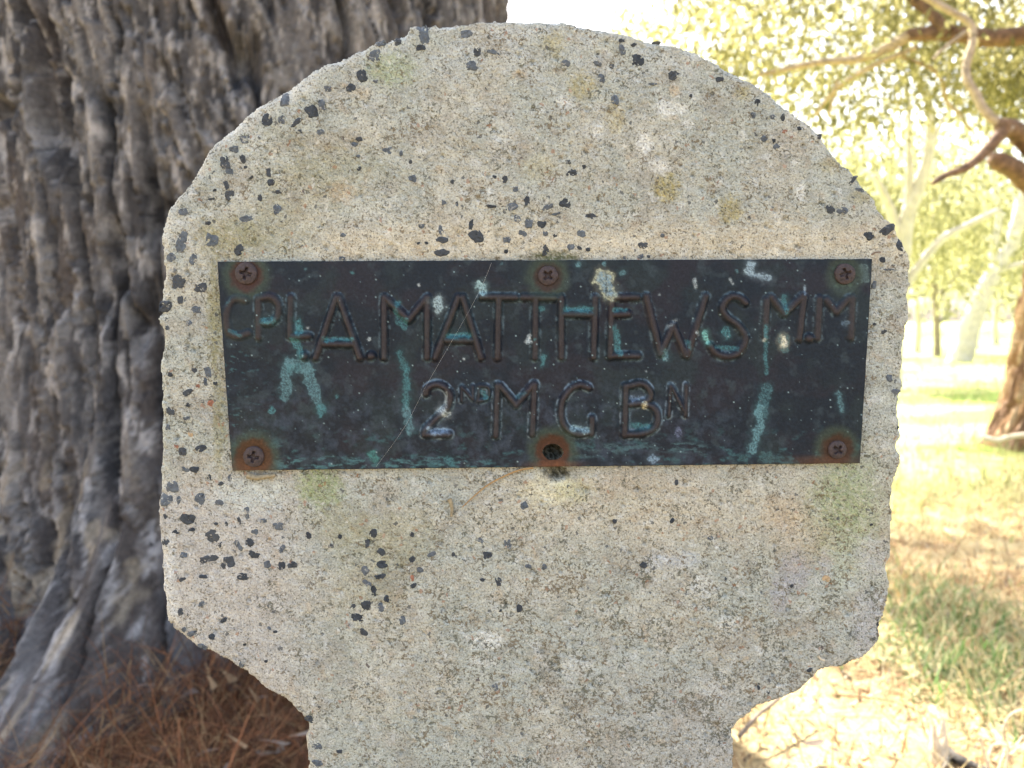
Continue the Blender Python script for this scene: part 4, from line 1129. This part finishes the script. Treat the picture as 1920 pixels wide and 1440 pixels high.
r_ = np.random.default_rng(71)
cl = [(r_.uniform(1560, 1830), r_.uniform(270, 470), r_.uniform(0.4, 2.8), 30, 150) for _ in range(38)]
gum('white_gum_tree', 1672, 8.2, 'slim white gum right behind the marker edge with forked upper limbs',
    [('1672,690 1676,600 1690,480 1700,410 1722,350 1738,300 1745,230 1735,170 1715,140', (42, 14)), ('1690,470 1672,400 1655,360 1640,330', (26, 12)),
     ('1700,420 1705,330 1703,260 1705,200 1698,150', (18, 8)), ('1738,300 1760,240 1790,190', (12, 6)), ('1685,560 1715,510 1765,450 1810,425 1870,395', (22, 12))], cl, 80)
cl = [(r_.uniform(1700, 2000), r_.uniform(330, 500), r_.uniform(0.8, 3.5), 32, 120) for _ in range(30)]
gum('white_gum_tree', 1800, 14.0, 'white gum leaning to the right with a thick pale base',
    [('1797,682 1808,650 1818,615 1840,560 1868,505 1895,460 1912,400 1925,330', (50, 22)), ('1845,545 1870,512 1925,492', (16, 10)), ('1868,505 1865,450 1875,400 1860,330', (20, 10))], cl, 90, 0.16)
cl = [(r_.uniform(1660, 1850), r_.uniform(380, 520), r_.uniform(-2, 2), 30, 100) for _ in range(18)]
gum('grey_gum_tree', 1757, 16.0, 'thin upright grey gum left of the leaning white gum', [('1757,672 1757,630 1754,560 1748,480 1752,400 1740,320', (16, 8)), ('1754,560 1790,520 1830,480', (8, 5))], cl, 100, 0.17,
    mat=simple_mat('grey_gum_bark', (0.24, 0.20, 0.155), 0.85, 0.25, 10))
cl = [(r_.uniform(1760, 1960), r_.uniform(420, 540), r_.uniform(-2, 2), 30, 100) for _ in range(14)]
gum('grey_gum_tree', 1826, 21.0, 'small far grey gum just behind the base of the leaning white gum', [('1826,655 1826,630 1830,590 1838,520 1830,440', (16, 8))], cl, 110, 0.22,
    mat=simple_mat('far_gum_bark', (0.27, 0.23, 0.18), 0.85, 0.25, 8))

cl = [(r_.uniform(1690, 1800), r_.uniform(300, 520), r_.uniform(-1, 2), 30, 100) for _ in range(14)]
gum('slim_gum_tree', 1718, 18.0, 'very slim pale gum standing close to the marker edge in the middle distance', [('1718,664 1722,610 1716,540 1724,460 1720,380', (14, 7)), ('1716,540 1700,480 1690,440', (7, 4))], cl, 115, 0.19)
cl = [(r_.uniform(1830, 1990), r_.uniform(330, 540), r_.uniform(-1, 2), 32, 100) for _ in range(18)]
gum('slim_gum_tree', 1868, 24.0, 'very slim pale gum seen just left of the rough barked trunk', [('1868,648 1866,600 1872,540 1868,470 1880,390', (13, 7)), ('1872,540 1890,490 1900,450', (6, 4))], cl, 117, 0.24)

# --- far belt of trees that closes the horizon
r_ = np.random.default_rng(121)
n = 340
az = r_.uniform(-1.9, 1.9, n); dist = r_.uniform(42, 80, n)
cen = np.stack([np.sin(az) * dist, np.cos(az) * dist, r_.uniform(1.5, 8.0, n)], -1)
pos = np.repeat(cen, 130, 0) + r_.normal(0, 1, (n * 130, 3)) * (2.2, 2.2, 1.3)
pos[:, 2] = np.abs(pos[:, 2])
lv, lf, lc = leaves(pos, 0.75, 0.17, 0.4, 122, ((0.075, 0.085, 0.045), (0.17, 0.17, 0.09)))
wood = obj('distant_woodland', mesh_np('distant_woodland', lv, lf, lc, smooth=False), M_leaf)
tag(wood, 'pale belt of woodland closing the far side of the paddock', 'woodland', kind='stuff')

# ================================================================== GRASS, LITTER
M_blade = attr_mat('grass_blade', 0.7, 0.25, None, 0, 0.35)
M_litter = attr_mat('dry_litter', 0.8, 0.2, None, 0, 0.1)


def scatter(n, x0, x1, y0, y1, seed, dens=None):
    r = np.random.default_rng(seed)
    X = r.uniform(x0, x1, n * 3); Yq = r.uniform(y0, y1, n * 3)
    if dens is not None:
        k = r.uniform(0, 1, n * 3) < dens(X, Yq)
        X, Yq = X[k], Yq[k]
    X, Yq = X[:n], Yq[:n]
    return np.stack([X, Yq, ground_z(X, Yq) - 0.004], -1)


def off_trees(X, Yq):
    return (np.hypot(X - PC[0], Yq - PC[1]) > 0.80) & (np.hypot(X - SR[0], Yq - SR[1]) > 0.36)


STRAW = [(0.50, 0.41, 0.22), (0.42, 0.29, 0.13), (0.58, 0.50, 0.32), (0.25, 0.14, 0.06), (0.45, 0.38, 0.17), (0.16, 0.09, 0.05)]
GRN = [(0.08, 0.16, 0.04), (0.12, 0.21, 0.06), (0.22, 0.26, 0.12), (0.34, 0.33, 0.18), (0.40, 0.34, 0.18)]
YEL = [(0.42, 0.40, 0.16), (0.34, 0.37, 0.13), (0.52, 0.46, 0.25), (0.25, 0.31, 0.10)]
# dry standing grass
p_ = scatter(9000, 0.15, 3.6, 1.0, 5.0, 131, lambda X, Yq: off_trees(X, Yq) * (0.25 + 0.75 * sst(0.45, 0.6, fbm(X * 3, Yq * 3, 132, 3))))
v1, f1_, c1_ = blades(p_, 0.075, 0.0016, 0.9, STRAW, 133, 3, 1.1)
# lying straw
p_ = scatter(16000, 0.05, 2.4, 0.9, 3.6, 134, off_trees); p_[:, 2] += 0.006
v2, f2_, c2_ = blades(p_, 0.075, 0.0015, 1.45, STRAW, 135, 2, 0.25)
v3 = np.concatenate([v1, v2]); f3 = np.concatenate([f1_, f2_ + len(v1)]); c3_ = np.concatenate([c1_, c2_])
tag(obj('dry_grass', mesh_np('dry_grass', v3, f3, c3_, smooth=False), M_blade), 'dry straw and bleached grass littering the sunny ground right of the marker', 'grass', kind='stuff')
p_ = scatter(7000, 0.1, 2.2, 0.95, 3.0, 136, off_trees); p_[:, 2] += 0.010
LIT = [(0.20, 0.11, 0.05), (0.34, 0.21, 0.10), (0.48, 0.38, 0.22), (0.11, 0.07, 0.045), (0.28, 0.24, 0.19), (0.40, 0.30, 0.14)]
v1, f1_, c1_ = blades(p_, 0.024, 0.0026, 1.45, LIT, 137, 3, 0.8)
tag(obj('leaf_litter', mesh_np('leaf_litter', v1, f1_, c1_, smooth=False), M_litter), 'brown and tan leaf litter strewn on the sunny ground at lower right', 'leaf litter', kind='stuff')
# green clump behind the marker's right edge
ga = G(1730, 1230); gb = G(1790, 1130)
r_ = np.random.default_rng(141)
cs = [(G(a, b), s) for a, b, s in ((1700, 1140, .10), (1760, 1125, .12), (1830, 1150, .11), (1720, 1200, .10), (1790, 1190, .10), (1870, 1210, .10), (1690, 1090, .10), (1640, 1150, .1), (1905, 1260, .10), (1840, 1280, .08), (1760, 1260, .07), (1860, 1340, .06))]
q = np.concatenate([c_[:2] + r_.normal(0, s, (190, 2)) for c_, s in cs])
p_ = np.stack([q[:, 0], q[:, 1], ground_z(q[:, 0], q[:, 1]) - 0.005], -1)
v1, f1_, c1_ = blades(p_, 0.062, 0.0030, 0.85, GRN, 142, 4, 1.3)
tag(obj('green_grass', mesh_np('green_grass', v1, f1_, c1_, smooth=False), M_blade), 'patch of fresh green grass in the broken shade right of the marker', 'grass', kind='stuff')
# paddock beyond
p_ = scatter(22000, -1.0, 9.0, 2.55, 16.0, 151, lambda X, Yq: off_trees(X, Yq) * (0.2 + 0.8 * sst(0.42, 0.6, fbm(X * 1.1, Yq * 1.3, 152, 3))) * (3.2 / Yq) ** 0.7)
v1, f1_, c1_ = blades(p_, 0.085, 0.0038, 0.6, YEL, 153, 2, 0.9)
tag(obj('paddock_grass', mesh_np('paddock_grass', v1, f1_, c1_, smooth=False), M_blade), 'yellow green sunlit grass of the open paddock in the background', 'grass', kind='stuff')
# pine needles under the pine
NEED = [(0.24, 0.10, 0.045), (0.16, 0.065, 0.028), (0.11, 0.048, 0.024), (0.21, 0.10, 0.045), (0.08, 0.04, 0.025), (0.28, 0.18, 0.09), (0.05, 0.028, 0.018)]


def pine_bed(X, Yq):
    d = np.hypot(X - PC[0], Yq - PC[1])
    th_ = (np.arctan2(Yq - PC[1], X - PC[0]) - face + np.pi) % (2 * np.pi) - np.pi
    return (d > 0.62 + 0.55 * np.exp(-((th_ + 0.34) / 0.19) ** 2)) * sst(1.55, 0.9, d) * (X < 0.45)


p_ = scatter(26000, -1.7, 0.4, 0.95, 2.2, 161, pine_bed); r_ = np.random.default_rng(162)
dd_ = np.hypot(p_[:, 0] - PC[0], p_[:, 1] - PC[1])
p_[:, 2] += 0.01 + r_.uniform(0, 1, len(p_)) * (0.015 + 0.10 * sst(0.4, 0.7, fbm(p_[:, 0] * 6, p_[:, 1] * 6, 164, 2)) + 0.08 * sst(1.0, 0.66, dd_))
v1, f1_, c1_ = blades(p_, 0.13, 0.0008, 1.5, NEED, 163, 4, 0.7)
p_ = scatter(900, -1.9, 0.5, 0.8, 2.4, 165, pine_bed); p_[:, 2] += 0.02 + 0.05 * sst(0.4, 0.7, fbm(p_[:, 0] * 6, p_[:, 1] * 6, 164, 2))
v2, f2_, c2_ = blades(p_, 0.035, 0.007, 1.35, [(0.13, 0.10, 0.085), (0.24, 0.20, 0.17), (0.09, 0.055, 0.04), (0.28, 0.19, 0.11)], 166, 5, 0.5)
f1_ = np.concatenate([f1_, f2_ + len(v1)]); v1 = np.concatenate([v1, v2]); c1_ = np.concatenate([c1_, c2_])
tag(obj('pine_needle_litter', mesh_np('pine_needle_litter', v1, f1_, c1_, smooth=False), M_litter), 'rust brown pine needles heaped at the foot of the pine', 'pine needles', kind='stuff')

# ================================================================== SMALL THINGS
M_stick = simple_mat('bleached_wood', (0.52, 0.45, 0.34), 0.85, 0.25, 60)
M_twig = simple_mat('grey_twig', (0.17, 0.13, 0.10), 0.9, 0.35, 120)
M_dark = simple_mat('charred_wood', (0.05, 0.045, 0.04), 0.9, 0.4, 60)
M_needle1 = simple_mat('dry_needle', (0.30, 0.19, 0.085), 0.6, 0.25, 800)
M_web = simple_mat('spider_silk', (0.42, 0.42, 0.41), 0.5, 0.1, 900)
M_seed = simple_mat('seed_husk', (0.24, 0.20, 0.13), 0.8, 0.35, 900)


def ground_path(s, w, lift, name, label, cat, mat, group=None, ns=8):
    pts = fl_(s); g = [G(a, b) for a, b in pts]
    root = g[0].copy(); ps = []; rs = []
    for k, q in enumerate(g):
        ww = w[0] + (w[1] - w[0]) * k / max(1, len(g) - 1)
        rr = ww / 2 * q[1] / F
        ps.append(q + (0, 0, rr * 0.8 + (lift[k] if k < len(lift) else lift[-1])) - root); rs.append(rr)
    v, f = tube([(ps, rs)], ns, 0.25, len(s))
    v2 = v
    o = obj(name, mesh_np(name, v2, f), mat, loc=root)
    return tag(o, label, cat, group)


root = np.array([2.30, 3.86, 0.0])
ps, rs = pix_path('1843,821 1872,826 1900,818 1945,820 2000,862 2050,905', (3.90, 3.80), (12, 9), root); ps[-1][2] = 0.0
v, f = tube([(ps, rs)], 8, 0.2, 9)
tag(obj('fallen_stick', mesh_np('fallen_stick', v, f), M_stick, loc=root), 'bleached stick lying across the foot of the rough barked tree', 'stick')
ground_path('1385,1408 1420,1385 1450,1365 1475,1345 1490,1330', (9, 4), [0.02, 0.035, 0.04, 0.045, 0.05], 'fallen_twig', 'thin grey twig on bright litter beside the marker neck', 'twig', M_twig)
ground_path('1775,1415 1800,1432 1830,1445 1870,1460', (20, 16), [0.0], 'fallen_branch', 'short dark branch on the ground at lower right beside the pale stump', 'branch', M_dark)
ground_path('1560,1325 1610,1330 1660,1335 1710,1350', (5, 3), [0.02], 'dry_stalk', 'long thin dry stem lying flat across the sunny litter', 'stem', M_needle1)
# broken pale stump with a ragged top
sg = G(1762, 1425)
th = np.linspace(0, 2 * np.pi, 14, endpoint=False); hs = [-.02, 0.01, 0.025, 0.045]
sv = []
for k, h in enumerate(hs):
    rr = 0.0125 * (1.15 - 0.08 * k) * (1 + 0.12 * np.sin(th * 3 + k))
    top = (0.016 * np.sin(th * 2 + 1) + 0.008 * np.sin(th * 5)) if k == 3 else 0 * th
    sv.append(np.stack([rr * np.cos(th) - 0.10 * h, rr * np.sin(th), h + top], -1))
sv.append(np.array([[-0.004, 0, 0.03]])); n = 14
sf = [(k * n + i, k * n + (i + 1) % n, (k + 1) * n + (i + 1) % n, (k + 1) * n + i) for k in range(3) for i in range(n)] + [(3 * n + i, 3 * n + (i + 1) % n, 4 * n, 4 * n) for i in range(n)]
me = bpy.data.meshes.new('broken_stump'); me.from_pydata([tuple(q) for q in np.concatenate(sv)], [], [f if f[2] != f[3] else f[:3] for f in sf]); me.update()
tag(obj('broken_stump', me, M_stick, loc=sg), 'small broken pale stump sticking up from the litter at lower right', 'stump')
# curled dry stems at the lower right corner
for k, (s, lb) in enumerate([('1850,1438 1858,1405 1875,1395 1900,1402 1918,1380', 'curled bleached stem with a kinked tip at the lower right corner'),
                             ('1885,1440 1890,1400 1880,1370 1895,1340 1918,1330', 'tall bleached stem arching to the right edge above the curled one'),
                             ('1862,1412 1840,1392 1835,1385', 'short bleached side stem left of the curled one')]):
    pts = fl_(s); root = G(pts[0][0], 1440); yy = root[1]
    ps, rs = pix_path(s, yy - 0.02, (5, 3.5), root)
    ps[0][2] = -0.01
    v, f = tube([(ps, rs)], 7, 0.1, 7)
    tag(obj('bleached_weed', mesh_np('bleached_weed', v, f), M_stick, loc=root), lb, 'weed', 'bleached dry stems at the lower right')
# dead leaf on the litter
lg = G(1525, 1415); r_ = np.random.default_rng(171)
for (a, b, lab, s) in ((1525, 1418, 'dark curled dead leaf on the bright litter below the marker shoulder', 0.020), (1570, 1432, 'smaller dark dead leaf at the bottom edge of the litter', 0.014)):
    lg = G(a, b)
    t = np.linspace(-1, 1, 9); w = (1 - t ** 2) ** 0.6 * 0.42
    va = np.stack([t, w, 0.25 * t ** 2 + 0.3 * w], -1) * s; vb = np.stack([t, -w, 0.25 * t ** 2 + 0.15 * w], -1) * s; vm = np.stack([t, 0 * t, 0.25 * t ** 2], -1) * s
    ang = r_.uniform(0, 3); Rm = np.array([[math.cos(ang), -math.sin(ang), 0], [math.sin(ang), math.cos(ang), 0], [0, 0, 1]])
    v = np.concatenate([va, vm, vb]) @ Rm.T
    f = [(k + 9 * j, k + 1 + 9 * j, k + 10 + 9 * j, k + 9 + 9 * j) for j in range(2) for k in range(8)]
    tag(obj('dead_leaf', mesh_np('dead_leaf', v, np.array(f)), simple_mat('dead_leaf', (0.07, 0.05, 0.035), 0.8, 0.3, 200), loc=lg + (0, 0, 0.018)), lab, 'leaf', 'dead leaves on the litter')


def face_path(s, w, lift, name, label, cat, mat, ns=6):
    """thing lying against the stone's face"""
    pts = fl_(s); n = len(pts)
    ls = np.interp(np.linspace(0, 1, n), np.linspace(0, 1, len(lift)), lift)
    g = [P(a, b, STONE_Y) - (0, l, 0) for (a, b), l in zip(pts, ls)]
    root = g[-1]
    rs = np.linspace(w[0], w[1], n) / 2 * PXM
    v, f = tube([([q - root for q in g], rs)], ns, 0.1, 3)
    return tag(obj(name, mesh_np(name, v, f), mat, loc=root), label, cat)


face_path('1000,876 975,880 945,892 915,908 890,928 868,948', (4.5, 2.2), [0.0012, 0.0012, 0.002], 'pine_needle', 'single tan pine needle curving out from under the plaque bottom edge', 'pine needle', M_needle1)
face_path('843,934 846,942 848,952 847,966', (9, 5), [0.0012], 'seed_husk', 'tiny brown husk stuck to the concrete below the plaque', 'husk', M_seed, 8)
face_path('466,890 482,894 500,892 516,890', (12, 7), [0.0015], 'insect_cocoon', 'brown cocoon tucked under the lower left plaque corner', 'cocoon', M_seed, 8)
face_path('1532,1228 1537,1233 1543,1235', (5, 4), [0.0012], 'rice_grain_husk', 'tiny cream husk near the lower right shoulder of the marker', 'husk', M_stick, 8)
face_path('922,494 903,540 870,602 832,668 800,724 760,800 708,872', (0.24, 0.22), [0.0035, 0.0048, 0.0035], 'spider_thread', 'long pale spider thread slanting across the plaque', 'spider thread', M_web, 4)
face_path('560,1336 563,1375 564,1410 566,1450', (2.4, 1.8), [-0.02, -0.03], 'cobweb_strand', 'pale cobweb strand hanging beside the marker neck on the left', 'cobweb', M_web, 4)
face_path('571,1352 568,1380 565,1400', (1.2, 1.0), [-0.015, -0.03], 'cobweb_strand', 'short side strand joining the hanging cobweb to the marker neck', 'cobweb', M_web, 4)
face_path('301,568 297,580 294,596', (1.6, 1.2), [-0.004, -0.006], 'cobweb_strand', 'tiny cobweb strand on the left edge of the marker', 'cobweb', M_web, 4)
face_path('1632,478 1638,474 1645,474', (4, 2.5), [0.001, 0.003], 'bark_sliver', 'dark curled sliver at the upper right corner of the plaque', 'sliver', M_twig, 6)
